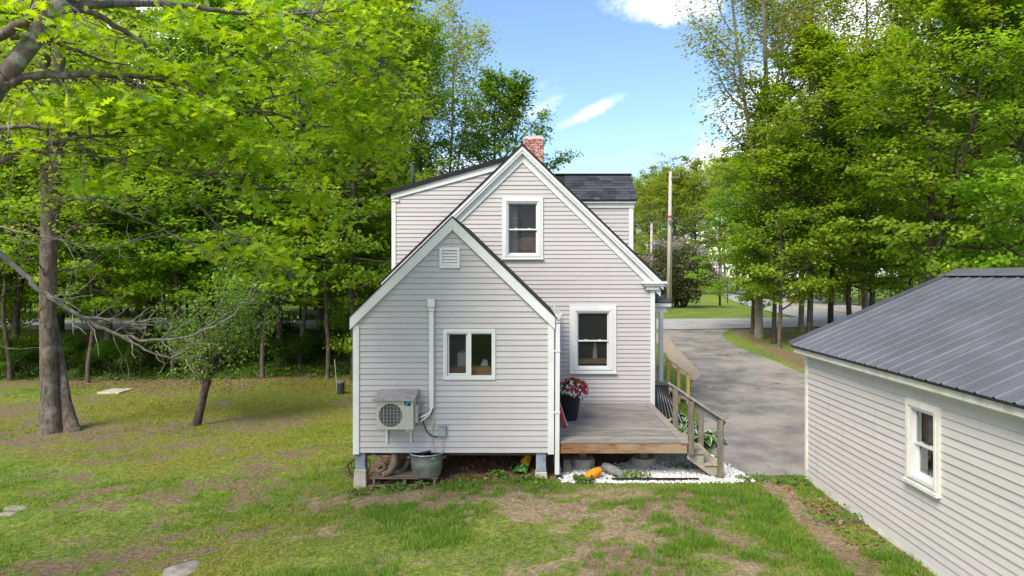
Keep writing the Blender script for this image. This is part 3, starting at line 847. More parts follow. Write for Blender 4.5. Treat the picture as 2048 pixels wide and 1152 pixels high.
# gutter with open end, elbow and downspout on the deck side
g = MB()
gp = [(.455, 2.98), (.455, 2.90), (.475, 2.875), (.53, 2.875), (.555, 2.93), (.575, 2.98), (.565, 2.98), (.545, 2.935), (.525, 2.887), (.48, 2.887), (.467, 2.905), (.467, 2.98)]
g.prism(lambda u, z, n: Vector((u, AD - .06 + n, z)), gp, 0, 3.9)
gut = g.build('gutter', 'trim', house)
MB().prism(lambda u, z, n: Vector((u, AD - .068 + n, z)), [(.455, 2.98), (.455, 2.90), (.475, 2.875), (.53, 2.875), (.555, 2.93), (.575, 2.98)], 0, .007).build('gutter_end_cap', 'old_trim', gut)
ds = MB()
ds.bar((.50, AD - .01, 2.90), (.50, AD - .01, 2.82), .075, .055, (0, 1, 0))
ds.bar((.50, AD - .01, 2.80), (.485, AD - .015, .10), .078, .058, (0, 1, 0))
ds.build('downspout', 'trim', house)
for zz in (2.3, 1.2):
    MB().box(.435, .54, AD - .052, AD - .046, zz, zz + .03).build('downspout_strap', 'trim', house)

# slider window of the addition
u0, u1, z0, z1 = W3
m = MB().frame(FA, u0 - .045, u1 + .045, z0 - .05, z1 + .04, .045, 0, .04, .055)
sw = m.build('window', 'trim', house, bevel=.003)
MB().frame(FA, u0 + .001, u1 - .001, z0 + .006, z1 - .006, .022, -.10, .034, .02).build('window_frame', 'vinyl', sw)
um = (u0 + u1) / 2
MB().fbox(FA, um - .035, um + .035, z0 + .027, z1 - .029, -.03, .03).build('meeting_stile', 'vinyl', sw, bevel=.003)
MB().frame(FA, u0 + .026, um - .036, z0 + .028, z1 - .03, .03, -.07, -.03).build('sliding_sash', 'vinyl', sw, bevel=.002)
MB().fbox(FA, u0 + .056, um - .066, z0 + .058, z1 - .06, -.052, -.048).build('pane', 'screened_glass', sw)
MB().fbox(FA, um + .036, u1 - .024, z0 + .027, z1 - .029, -.030, -.026).build('pane', 'glass', sw)

# gable louvre
v0, v1, y0, y1 = -1.625, -1.26, 3.80, 4.17
lv = MB().frame(FA, v0, v1, y0, y1, .05, .0, .055)
lv.fbox(FA, v0 + .05, v1 - .05, y0 + .05, y1 - .05, .004, .012)
lv = lv.build('gable_vent', 'vinyl', house, bevel=.004)
for i in range(5):
    za_ = y0 + .056 + i * .053
    m = MB(); m.hexa([FA(v0 + .051, za_, .048), FA(v1 - .051, za_, .048), FA(v1 - .051, za_, .042), FA(v0 + .051, za_, .042), FA(v0 + .051, za_ + .046, .020), FA(v1 - .051, za_ + .046, .020), FA(v1 - .051, za_ + .046, .014), FA(v0 + .051, za_ + .046, .014)])
    m.build('louvre', 'vinyl', lv)

# posts and piers under the addition
for px, pz, zb in ((-3.06, .18, -.42), (.20, .13, -.2)):
    MB().box(px - .09, px + .09, AD + .02, AD + .2, pz, .478).build('support_post', 'post_blue', house, bevel=.008)
    m = MB(); a, b = .105, .13
    m.hexa([(px - b, AD - .03, zb), (px + b, AD - .03, zb), (px + b, AD + .25, zb), (px - b, AD + .25, zb), (px - a, AD + .0, pz - .002), (px + a, AD + .0, pz - .002), (px + a, AD + .22, pz - .002), (px - a, AD + .22, pz - .002)])
    m.build('concrete_pier', 'concrete', house, bevel=.012)

# street porch on the right: hipped roof, fascia, posts, floor
PX0, PX1, PY0, PY1 = XR, 3.66, 18.35, 21.8
prt = MB()
zt, zr = 2.98, 3.50
prt.hexa([(PX0 + .003, PY0 - .0, zt - .02), (PX1 + .06, PY0, zt - .02), (PX1 + .06, PY1, zt - .02), (PX0 + .003, PY1, zt - .02),
          (PX0 + .003, PY0 + .62, zr), (PX0 + .08, PY0 + .62, zr), (PX0 + .08, PY1 - .62, zr), (PX0 + .003, PY1 - .62, zr)])
prf = prt.build('porch_roof', 'roof_edge', house)
pv = Vector((0, .62, zr - zt + .02)); pn = Vector((0, -(zr - zt + .02), .62)).normalized(); pl = pv.length; wtot = PX1 + .06 - PX0
shingles(prf, (PX0 + .006, PY0 - .005, zt - .018), (1, 0, 0), pv.normalized(), pn, wtot, pl, .13, .28, None, lambda v: wtot - (wtot - .08) * v / pl)
m = MB().box(PX0 + .022, PX1 + .05, PY0 + .02, PY0 + .08, zt - .12, zt - .022).box(PX1 - .01, PX1 + .05, PY0 + .081, PY1, zt - .12, zt - .022).box(PX0 + .022, PX1 - .02, PY0 + .082, PY1, zt - .16, zt - .10)
m.box(PX0 + .022, PX1 - .06, PY0 + .1, PY0 + .2, zt - .28, zt - .161).build('porch_fascia', 'trim', house, bevel=.004)
for yy, xx in ((PY0 + .15, 3.46), (PY0 + .3, 3.30), (PY1 - .3, 3.46)):
    MB().box(xx - .055, xx + .055, yy - .055, yy + .055, .87, zt - .282).build('porch_post', 'trim', house, bevel=.006)
MB().box(PX0 + .022, PX1, PY0, PY1, .81, .865).build('porch_floor', 'stair_wood', house)
MB().box(PX0 + .022, PX1 - .03, PY0 + .02, PY1, .2, .809).build('porch_skirt', 'bin_dark', house)

# ------------------------------------------------------------------ deck
deck = thing('deck', 'weathered grey plank deck beside the house with short stairs and rough railings', 'deck', (1.6, 14.5, .1))
DX0, DX1, DY0, DY1, DZ = .55, 2.85, 12.58, 16.44, .68
npl = 27; pw = (DY1 - DY0) / npl
for i in range(npl):
    y = DY0 + i * pw
    x0 = DX0 if y < MD else DX0
    MB().box(x0 + rs.uniform(-.01, .01), DX1 - .152, y + .006, y + pw - .006, DZ - .035, DZ + rs.uniform(-.004, .003)).build('deck_board', 'deck_wood', deck, bevel=.004)
MB().box(DX1 - .145, DX1 + .01, DY0 - .012, DY1, DZ - .034, DZ + .003).build('border_board', 'deck_wood', deck, bevel=.004)
MB().box(DX0, DX1 - .02, DY0 + .015, DY0 + .055, DZ - .215, DZ - .037).build('rim_joist', 'rim_wood', deck, bevel=.004)
MB().box(DX1 - .06, DX1 - .02, DY0 + .056, DY1, DZ - .215, DZ - .037).build('rim_joist', 'rim_wood', deck, bevel=.004)
for xx in (.62, 1.1, 1.6, 2.1, 2.6):
    MB().box(xx - .02, xx + .02, DY0 + .056, DY1, DZ - .2, DZ - .037).build('joist', 'pallet_wood', deck)
for xx, yy in ((1.0, 13.35), (2.17, 13.4)):
    m = MB(); zg = Hs(xx, yy) - .1
    m.lathe((xx, yy, zg), [(.24, 0), (.24, .22), (.21, .27)], 20); m.build('footing', 'concrete', deck)
    MB().box(xx - .07, xx + .07, yy - .07, yy + .07, zg + .271, DZ - .202).build('deck_post', 'pallet_wood', deck)
# stairs
SY0, SY1 = 12.64, 14.18
for k, (xa, xb, zt_) in enumerate(((2.86, 3.16, .485), (3.14, 3.44, .27))):
    for j in range(2):
        a = xa + j * (xb - xa) / 2
        MB().box(a + .003, a + (xb - xa) / 2 - .003, SY0 - .03, SY1 + .03, zt_ - .036, zt_).build('tread', 'stair_wood', deck, bevel=.004)
for yy in (SY0, SY1 - .04):
    m = MB().prism(lambda u, z, n: Vector((u, yy + n, z)), [(2.84, .655 - .22), (2.86, .64), (2.86, .445), (3.14, .445), (3.14, .232), (3.42, .232), (3.42, .03), (3.30, .03), (2.84, .36)], 0, .04)
    m.build('stringer', 'stair_wood', deck, bevel=.003)
    far_ = yy > SY0
    for (xx, zb, zt_) in (((2.955, .50, 1.385), (3.47, .08, 1.03)) if far_ else ((2.90, .44, 1.41), (3.425, .05, 1.08))):
        yp = yy + (.085 if far_ else -.045)
        MB().box(xx - .05, xx + .05, yp - .045, yp + .045, zb, zt_).build('railing_post', 'rail_wood', deck, bevel=.006)
    yp = yy + (.085 if far_ else -.045)
    d = -.655
    xs = 2.82; xe = 3.60
    zz = lambda x: (1.405 if far_ else 1.43) + .03 + (x - 2.9) * d
    MB().bar((xs, yp, zz(xs)), (xe, yp, zz(xe)), .125, .036).build('handrail', 'handrail_wood', deck, bevel=.004)
    MB().bar((xs + .04, yp + .06, zz(xs + .04) - .075), (xe - .08, yp + .06, zz(xe - .08) - .075), .032, .09).build('handrail', 'handrail_wood', deck, bevel=.004)

# new-wood stair rail of the porch
pr = thing('porch_stair_railing', 'yellow new-wood stair railing beside the front porch', 'railing', (3.9, 18.6, .4))
for xx, zt_ in ((3.66, 1.42), (3.93, 1.22), (4.18, 1.06)):
    MB().box(xx - .045, xx + .045, 18.5, 18.59, Hs(xx, 18.5) - .05, zt_).build('post', 'new_wood', pr, bevel=.004)
MB().bar((3.58, 18.545, 1.50), (4.27, 18.545, 1.03), .11, .04).build('rail', 'new_wood', pr, bevel=.004)
for i in range(3):
    MB().box(3.68 + .24 * i, 3.94 + .24 * i, 18.62, 19.9, .62 - .19 * i - .04, .62 - .19 * i).build('step', 'new_wood', pr, bevel=.003)
MB().bar((3.66, 19.95, .62), (4.42, 19.95, .15), .04, .2).build('stringer', 'new_wood', pr)

# ------------------------------------------------------------------ garage
gar = thing('garage', 'long grey clapboard garage with a ribbed slate metal roof and old white window', 'garage', (7.76, 4, 0))
GXW, GY1, GY0 = 4.97, 12.56, -3.0
GF = lambda u, z, n: Vector((GXW - n, u, z))
W4 = (8.52, 9.10, 1.05, 1.985)
gz0 = .10
gw = backing(GF, [(GY0, .0), (GY1, .0), (GY1, 2.34), (GY0, 2.34)], [W4], -.12, -.004)
gw.box(10.45, 10.55, GY0, GY1, 0, 2.34)
gab = [(GXW + .125, .0), (10.45, .0), (10.45, 2.34), (7.76, 3.60), (GXW + .125, 2.34)]
gw.prism(lambda u, z, n: Vector((u, GY1 - .1 + n, z)), gab, 0, .1).prism(lambda u, z, n: Vector((u, GY0 + n, z)), gab, 0, .1)
gw = gw.build('wall', 'garage_siding', gar)
MB().box(GXW + .13, 10.44, GY0 + .1, GY1 - .1, -.02, .02).build('floor', 'concrete', gar)
MB().box(GXW - .001, GXW + .11, GY0, GY1 + .003, -.35, -.003).build('sill_board', 'old_trim', gar)
MB().fbox(GF, GY0, GY1 - .01, .0, .098, .0, .022).build('skirt_board', 'old_trim', gar)
siding(gw, 'garage_siding', GF, [(2.0, gz0), (GY1 - .06, gz0), (GY1 - .06, 2.26), (2.0, 2.26)], [W4], gz0, .1035, seed=6, lip=.017, slot=.006)
MB().fbox(GF, GY1 - .075, GY1 + .02, .0, 2.28, 0, .034).build('corner_board', 'old_trim', gar, bevel=.003)
MB().fbox(GF, GY0, GY1 + .1, 2.262, 2.385, 0, .17).build('soffit', 'old_trim', gar)
MB().fbox(GF, GY0, GY1 + .12, 2.28, 2.40, .171, .195).build('fascia', 'old_trim', gar, bevel=.003)
gwin = double_hung(GF, W4, .085, gar, 'glass', 'window', .06, 'old_trim', .05)
# roof panels, one metal sheet each, with raised ribs
ex, ez_, rx_, rz_ = 4.735, 2.405, 7.76, 3.72
def rib_profile(wd):
    p = [(0, 0)]
    for k in range(3):
        c = .09 + k * .305
        p += [(c - .032, 0), (c - .014, .017), (c + .014, .017), (c + .032, 0)]
        for q in (.12, .185): p += [(c + q - .022, 0), (c + q - .008, .005), (c + q + .008, .005), (c + q + .022, 0)]
    p = [q for q in p if q[0] <= wd]; p.append((wd, 0)); return p
pw_ = .915; yA = GY1 + .16; k = 0
sdir_ = Vector((rx_ - ex, 0, rz_ - ez_)); snm = Vector((-(rz_ - ez_), 0, rx_ - ex)).normalized()
prof = rib_profile(pw_)
while yA - k * pw_ > GY0:
    m = MB(); y = yA - k * pw_
    for base in (0, ):
        top = []
        for (u, h) in prof:
            a = Vector((ex, y - u, ez_)) + snm * (h + .004); b = Vector((rx_, y - u, rz_)) + snm * (h + .004)
            top.append((a, b))
        for (a, b), (c2, d2) in zip(top[:-1], top[1:]):
            m.poly([a, b, d2, c2])
            m.poly([a - snm * .006, c2 - snm * .006, d2 - snm * .006, b - snm * .006])
            m.poly([a, c2, c2 - snm * .006, a - snm * .006])
    m.build('roof_panel', 'roof_metal', gar, recalc=False); k += 1
MB().hexa([(ex, GY0, ez_ - .03), (rx_, GY0, rz_ - .03), (rx_, yA - .01, rz_ - .03), (ex, yA - .01, ez_ - .03), (ex, GY0, ez_ - .004), (rx_, GY0, rz_ - .004), (rx_, yA - .01, rz_ - .004), (ex, yA - .01, ez_ - .004)]).build('roof_deck', 'roof_edge', gar)
MB().hexa([(rx_, GY0, rz_ - .03), (2 * rx_ - ex, GY0, ez_ - .03), (2 * rx_ - ex, yA, ez_ - .03), (rx_, yA, rz_ - .03), (rx_, GY0, rz_), (2 * rx_ - ex, GY0, ez_), (2 * rx_ - ex, yA, ez_), (rx_, yA, rz_)]).build('roof_deck', 'roof_metal', gar)
cp = [(-.24, -.075), (-.22, -.045), (-.03, .045), (.0, .055), (.03, .045), (.22, -.045), (.24, -.075), (.0, .02)]
MB().prism(lambda u, z, n: Vector((rx_ + u, GY0 + n, rz_ + .02 + z)), cp, 0, yA + .02 - GY0).build('ridge_cap', 'roof_metal', gar)
rt = MB()
rt.bar((ex - .01, yA + .012, ez_ + .012), (rx_, yA + .012, rz_ + .012), .03, .11); rt.build('rake_trim', 'roof_metal', gar)
# ------------------------------------------------------------------ things on and round the house
# heat pump on wall brackets
hp = thing('heat_pump', 'cream outdoor heat pump unit bracketed to the addition wall', 'heat pump', (-2.35, 12.35, .95))
hx0, hx1, hy0, hy1, hz0, hz1 = -2.68, -2.03, 12.17, 12.44, .99, 1.50
fcx, fcz, fr = hx0 + .255, (hz0 + hz1) / 2 - .01, .205
case = MB()
case.box(hx0, hx1, hy0 + .03, hy1, hz0, hz1)
# front plate with a round fan opening
n = 40
ring = [(fcx + fr * math.cos(2 * math.pi * i / n), fcz + fr * math.sin(2 * math.pi * i / n)) for i in range(n)]
def sq(t):
    c, s_ = math.cos(t), math.sin(t); k = 1 / max(abs(c), abs(s_)); x = fcx + .25 * c * k; z = fcz + .245 * s_ * k
    return (min(max(x, hx0), hx1), min(max(z, hz0), hz1))
outer = [sq(2 * math.pi * i / n) for i in range(n)]
for i in range(n):
    j = (i + 1) % n
    case.poly([(outer[i][0], hy0, outer[i][1]), (outer[j][0], hy0, outer[j][1]), (ring[j][0], hy0, ring[j][1]), (ring[i][0], hy0, ring[i][1])])
    case.poly([(ring[i][0], hy0, ring[i][1]), (ring[j][0], hy0, ring[j][1]), (ring[j][0], hy0 + .03, ring[j][1]), (ring[i][0], hy0 + .03, ring[i][1])])
case.box(fcx + .251, hx1, hy0 - .001, hy0 + .029, hz0, hz1)
case.box(hx0, fcx + .250, hy0 + .001, hy0 + .029, fcz + .246, hz1)
case.build('casing', 'unit_cream', hp, recalc=False)
MB().tube([(fcx, hy0 + .027, fcz), (fcx, hy0 + .0295, fcz)], fr, 32).build('fan_recess', 'unit_dark', hp)
fb = MB()
for k in range(3):
    a0 = 2 * math.pi * k / 3
    fb.poly([(fcx + r * math.cos(a0 + t), hy0 + .012 + .010 * q, fcz + r * math.sin(a0 + t)) for r, t, q in ((.04, 0, 0), (.18, .15, 0), (.19, .9, 1), (.05, 1.2, 1))])
fb.tube([(fcx, hy0 + .005, fcz), (fcx, hy0 + .026, fcz)], .045, 16)
fb.build('fan', 'unit_dark', hp, recalc=False)
gm = MB()
for i in range(-7, 8):
    q = i * .03; h = math.sqrt(max(fr * fr - q * q, 0))
    if i % 2 == 0: gm.bar((fcx + q, hy0 - .006, fcz - h), (fcx + q, hy0 - .006, fcz + h), .005, .005, (0, 1, 0))
    if i % 2: gm.bar((fcx - h, hy0 - .001, fcz + q), (fcx + h, hy0 - .001, fcz + q), .003, .003)
gm.build('fan_grille', 'wire_cream', hp)
MB().box(hx1 - .155, hx1 - .045, hy0 - .004, hy0 - .0015, hz1 - .10, hz1 - .015).build('badge', 'logo_black', hp)
MB().poly([(hx1 - .152, hy0 - .0055, hz1 - .098), (hx1 - .120, hy0 - .0055, hz1 - .098), (hx1 - .048, hy0 - .0055, hz1 - .018), (hx1 - .105, hy0 - .0055, hz1 - .018)]).build('badge_mark', 'logo_blue', hp, recalc=False)
for k in range(4):
    MB().box(hx1 - .17, hx1 - .01, hy0 - .0035, hy0 - .0012, hz0 + .06 + k * .055, hz0 + .066 + k * .055).build('casing_groove', 'unit_dark' if False else 'unit_cream', hp)
MB().hexa([(hx0 - .045, hy0 - .06, hz1 - .012), (hx1 + .03, hy0 - .06, hz1 - .012), (hx1 + .045, AD - .03, hz1 + .10), (hx0 - .015, AD - .03, hz1 + .10),
           (hx0 - .045, hy0 - .06, hz1 + .022), (hx1 + .03, hy0 - .06, hz1 + .022), (hx1 + .045, AD - .03, hz1 + .13), (hx0 - .015, AD - .03, hz1 + .13)]).build('rain_cover', 'weathered_board', hp, bevel=.004)
sv_ = MB().box(hx1 + .001, hx1 + .06, hy0 + .10, hy1 - .03, hz0 + .09, hz0 + .40); sv_.build('valve_cover', 'unit_cream', hp, bevel=.01)
for xx in (hx0 + .11, hx1 - .11):
    MB().box(xx - .025, xx + .025, hy0 + .04, AD - .027, hz0 - .04, hz0 - .001).box(xx - .02, xx + .02, AD - .05, AD - .027, hz0 - .32, hz0 - .041).build('bracket', 'trim', hp)
    MB().lathe((xx, hy0 + .05, hz0 - .055), [(.018, 0), (.018, .014)], 10).build('foot_bolt', 'galv', hp)
MB().box(hx1 + .01, hx1 + .13, AD - .06, AD - .027, hz0 + .39, hz0 + .42).build('bracket_rail', 'galv', hp)

# line cover, pipes, cables, disconnect
lc = thing('line_cover', 'white plastic line cover running down the addition wall above the heat pump', 'line cover', (-1.76, 12.55, 1.3))
MB().box(-1.805, -1.72, 12.50, 12.573, 1.29, 3.02).build('duct', 'vinyl', lc, bevel=.01)
MB().box(-1.815, -1.71, 12.49, 12.573, 3.02, 3.10).box(-1.83, -1.70, 12.47, 12.573, 3.10, 3.25).build('wall_cap', 'vinyl', lc, bevel=.012)
pp = thing('refrigerant_pipes', 'pair of wrapped white pipes bending from line cover into heat pump', 'pipe', (-1.85, 12.5, 1.1))
for k, (dz, r) in enumerate(((0, .024), (-.075, .019))):
    MB().tube([(-1.765, 12.52, 1.31), (-1.772, 12.515, 1.25), (-1.80, 12.5, 1.205 + dz * .3), (-1.88, 12.47, 1.17 + dz * .7), (-1.955, 12.42, 1.145 + dz)], r, 10).build('pipe', 'vinyl' if k == 0 else 'white_plastic', pp, True)
tag(MB().tube([(-1.965, 12.40, 1.20), (-1.92, 12.45, 1.16), (-1.90, 12.5, 1.02), (-1.85, 12.53, .88), (-1.76, 12.545, .795), (-1.66, 12.545, .772), (-1.62, 12.545, .80)], .011, 8).build('power_cable', 'black_rubber', None, True),
    'black cable looping from heat pump down to grey disconnect box', 'cable')
tag(MB().tube([(-1.965, 12.42, 1.14), (-1.84, 12.50, 1.12), (-1.76, 12.54, 1.20), (-1.735, 12.55, 1.26)], .009, 8).build('control_cable', 'black_rubber', None, True), 'thin black cable between heat pump and foot of line cover', 'cable')
ct = [(-1.755, 12.55, 1.28), (-1.73, 12.55, 1.05), (-1.755, 12.55, .85), (-1.75, 12.55, .66), (-1.715, 12.55, .52), (-1.70, 12.55, .46)]
tag(MB().tube(ct, .009, 8).build('drain_tube', 'wire_cream', None, True), 'thin beige drain tube hanging down the siding below the line cover', 'tube')
tag(MB().tube([(-1.55, 12.556, .79), (-1.56, 12.556, .62), (-1.575, 12.556, .47)], .006, 6).build('ground_wire', 'wire_cream', None, True), 'thin pale wire dropping from the grey disconnect box', 'wire')
db = thing('disconnect_box', 'small grey electrical disconnect box on the addition siding', 'electrical box', (-1.57, 12.53, .79))
MB().box(-1.635, -1.505, 12.50, 12.573, .79, .985).build('box', 'box_grey', db, bevel=.006)
MB().box(-1.64, -1.50, 12.488, 12.573, .965, 1.0).build('lid', 'box_grey', db, bevel=.006)
MB().box(-1.61, -1.53, 12.486, 12.4995, .895, .94).build('handle', 'galv', db, bevel=.004)

# things seen through the windows
cr = thing('crib', 'wooden slatted crib headboard inside the upper window', 'crib', (-.2, 16.9, 3.4))
MB().prism(lambda u, z, n: Vector((u, 16.84 + n, z)), [(-.52, 4.30), (.42, 4.30), (.42, 4.52), (.2, 4.56), (-.05, 4.60), (-.3, 4.56), (-.52, 4.52)], 0, .04).build('head_rail', 'crib_wood', cr)
for i in range(9): MB().box(-.50 + i * .11, -.45 + i * .11, 16.84, 16.87, 3.7, 4.299).build('slat', 'crib_wood', cr)
for xx in (-.56, .42): MB().box(xx, xx + .05, 16.83, 16.88, 3.31, 4.55).build('corner_post', 'crib_wood', cr)
tag(MB().lathe((1.55, 16.70, 1.68), [(.05, 0), (.055, .02), (.055, .22), (.025, .30), (.018, .36), (.02, .38)], 16).build('soap_bottle', 'white_plastic', None, True), 'pale bottle standing inside the lower window', 'bottle')
MB().box(1.0, 1.95, 16.65, 16.95, 1.58, 1.68).build('window_shelf', 'crib_wood', house)
tag(MB().box(-1.46, -.70, 12.75, 13.1, 1.62, 2.00).build('cardboard_box', 'cardboard', None, bevel=.004), 'brown cardboard box inside the slider window of the addition', 'box')
MB().box(-1.6, -.55, 12.73, 13.3, 1.56, 1.618).box(-1.58, -1.53, 12.86, 12.9, .602, 1.559).box(-.62, -.57, 12.86, 12.9, .602, 1.559).build('work_table', 'crib_wood', house)
wp = thing('air_purifier', 'white appliance standing on the cardboard box inside the slider window', 'appliance', (-1.24, 13.0, 2.03))
MB().box(-1.33, -1.16, 12.80, 12.98, 2.001, 2.25).build('body', 'white_plastic', wp, bevel=.015)
MB().tube([(-1.28, 12.9, 2.25), (-1.28, 12.9, 2.28), (-1.21, 12.9, 2.28), (-1.21, 12.9, 2.25)], .008, 8).build('handle', 'white_plastic', wp)
tag(MB().hexa([(-.92, 12.85, 2.001), (-.76, 12.85, 2.001), (-.76, 12.95, 2.001), (-.92, 12.95, 2.001), (-.86, 12.88, 2.13), (-.78, 12.88, 2.11), (-.78, 12.95, 2.11), (-.86, 12.95, 2.13)]).build('dark_bag', 'box_grey', None, bevel=.01), 'small dark bag on the cardboard box behind the right pane', 'bag')

# pallet, tub, hose, driftwood under the addition
pal = thing('pallet', 'grey weathered wooden pallet under the addition', 'pallet', (-2.2, 12.7, -.25))
pz = .05
def palmesh(name, x0, x1, y0, y1, z0, z1, j=0):
    MB().box(x0, x1, y0, y1, z0, z1).build(name, 'pallet_wood', pal, bevel=.004)
for xx in (-2.80, -2.25, -1.72):
    palmesh('stringer', xx, xx + .045, 12.44, 13.4, pz - .11, pz - .001)
for k in range(6):
    y = 12.43 + k * .165
    m = MB(); t1, t2 = rs.uniform(-.02, .02), rs.uniform(-.02, .02)
    m.hexa([(-2.83, y + t1, pz), (-1.64, y + t2, pz), (-1.64, y + .10 + t2, pz), (-2.83, y + .10 + t1, pz), (-2.83, y + t1, pz + .022), (-1.64, y + t2, pz + .022), (-1.64, y + .10 + t2, pz + .022), (-2.83, y + .10 + t1, pz + .022)])
    m.build('top_slat', 'pallet_wood', pal, bevel=.003)
for y in (12.43, 12.9): palmesh('bottom_slat', -2.83, -1.64, y, y + .1, pz - .135, pz - .112)
tub = thing('wash_tub', 'round galvanised steel wash tub on the pallet', 'tub', (-1.86, 12.76, pz + .022))
tz = pz + .023
MB().lathe((-1.86, 12.62, tz), [(.0, .0), (.235, .0), (.25, .03), (.262, .10), (.268, .105), (.272, .16), (.278, .165), (.285, .27), (.302, .40), (.315, .405), (.318, .418), (.305, .425), (.295, .415), (.275, .25), (.235, .02), (.0, .015)], 40, False).build('body', 'galv', tub, True)
for sg in (-1, 1):
    MB().tube([(-1.86 + sg * .297, 12.54, tz + .33), (-1.86 + sg * .335, 12.56, tz + .335), (-1.86 + sg * .335, 12.68, tz + .335), (-1.86 + sg * .297, 12.70, tz + .33)], .008, 8).build('handle', 'galv', tub, True)
MB().poly([(-1.745, 12.625 - .298, tz + .345), (-1.675, 12.625 - .262, tz + .36), (-1.675, 12.625 - .262, tz + .385), (-1.745, 12.625 - .298, tz + .372)]).build('maker_plate', 'box_grey', tub, recalc=False)
hs = MB(); pts = []
for k in range(140):
    t = k * .22; r = .20 + .03 * math.sin(t * .37) - .0004 * k
    pts.append((-1.86 + r * math.cos(t), 12.62 + r * math.sin(t), tz + .12 + .0022 * k + .02 * math.sin(t * 1.3)))
hs.tube(pts, .022, 7); tag(hs.build('garden_hose', 'black_rubber', None, True), 'black garden hose coiled inside the galvanised tub', 'hose')

dw = thing('driftwood', 'bent brown branches piled on the pallet left of the tub', 'branch', (-2.5, 12.8, pz + .02))
for pts, r in (([(-2.62, 12.65, -.06), (-2.50, 12.70, .02), (-2.42, 12.75, .16), (-2.44, 12.8, .30), (-2.56, 12.9, .36)], [.06, .075, .07, .055, .03]),
               ([(-2.78, 12.75, .04), (-2.66, 12.68, .00), (-2.56, 12.64, .10), (-2.6, 12.62, .17), (-2.7, 12.66, .16)], [.03, .04, .035, .03, .02]),
               ([(-2.85, 12.8, .30), (-2.70, 12.78, .22), (-2.62, 12.75, .10), (-2.5, 12.72, -.02)], [.03, .045, .04, .03]),
               ([(-2.88, 12.95, .34), (-2.62, 12.95, .33), (-2.4, 12.9, .34)], [.05, .06, .03]),
               ([(-2.3, 12.95, -.03), (-2.2, 12.98, .12), (-2.28, 13.0, .22)], [.05, .045, .03])):
    pts = [(a - .02, b - .12, c + .14) for a, b, c in pts]
    MB().tube(pts, r, 8).build('limb', 'driftwood', dw, True)
wc = MB(); pts = []
for k in range(160):
    t = k * .24; r = .15 + .06 * math.sin(t * .31)
    pts.append((-3.20 + r * math.cos(t) * 1.0, 12.95 + .25 * math.sin(t * .13), .10 + r * .8 * math.sin(t)))
wc.tube(pts, .009, 5); tag(wc.build('wire_coil', 'rust_wire', None, True), 'rusty tangled wire coil behind the left pier', 'wire')

# yellow and green plastic sack
bg_ = thing('plastic_sack', 'crumpled yellow and green plastic sack under the addition', 'sack', (-.22, 12.9, 0))
A = at(1019, 950, 12.85); B = at(1040, 948, 12.8); C = at(1063, 915, 13.15); Dv = at(1046, 917, 13.15)
def crumple(name, mat, pa, pb, pc, pd, lift, seed, u0=0., u1=1.):
    r = random.Random(seed); N = 9; m = MB(); g = []
    for i in range(N + 1):
        row = []
        for j in range(N + 1):
            u = u0 + (u1 - u0) * i / N; v = j / N
            p = (Vector(pa) * (1 - v) + Vector(pb) * v) * (1 - u) + (Vector(pd) * (1 - v) + Vector(pc) * v) * u
            e = math.sin(math.pi * min(max(v, .0), 1)) * .07 + r.uniform(-.018, .018)
            row.append(p + Vector((0, -.4, 1)) * (e + lift)); m.v.append(tuple(row[-1]))
    for i in range(N):
        for j in range(N): m.f.append([i * (N + 1) + j, i * (N + 1) + j + 1, (i + 1) * (N + 1) + j + 1, (i + 1) * (N + 1) + j])
    return m.build(name, mat, bg_, True, recalc=False)
crumple('yellow_film', 'yellow_bag', A, B + Vector((.12, 0, .02)), C, Dv, .0, 3)
crumple('green_panel', 'green_print', A, B + Vector((.12, 0, .02)), C, Dv, .012, 3, .0, .38)
crumple('black_mark', 'logo_black', A.lerp(B, .35), A.lerp(B, .75), C.lerp(Dv, .3), C.lerp(Dv, .7), .030, 3, .26, .44)

# silver flue pipe by the downspout
MBp = MB().tube([at(1111, 912, 12.95), at(1118, 952, 12.72)], .058, 18)
tag(MBp.build('stove_pipe', 'galv', None, False), 'length of silver stove pipe leaning beside the downspout under the deck', 'pipe')
tag(MB().hexa([(.60, 12.85, -.05), (.78, 12.85, -.05), (.78, 13.2, .0), (.60, 13.2, .0), (.62, 12.95, .26), (.76, 12.95, .26), (.76, 13.2, .28), (.62, 13.2, .28)]).build('cinder_block', 'pallet_wood', None, bevel=.01), 'grey weathered block under the deck beside the stove pipe', 'block')

# flower pot with red and white blooms
FPX_, FPY_ = .82, 14.55
pot = thing('flower_pot', 'tall charcoal flower pot with red and white flowers on the deck', 'flower pot', (FPX_, FPY_, DZ + .004))
MB().lathe((FPX_, FPY_, DZ + .004), [(0, 0), (.155, 0), (.165, .02), (.25, .56), (.265, .565), (.268, .60), (.245, .60), (.235, .55), (0, .53)], 32, False).build('pot', 'charcoal_pot', pot, True)
MB().lathe((FPX_, FPY_, DZ + .535), [(0, 0.0), (.236, 0.005), (0, .012)], 20, False).build('soil', 'soil', pot)
rn = np.random.default_rng(4)

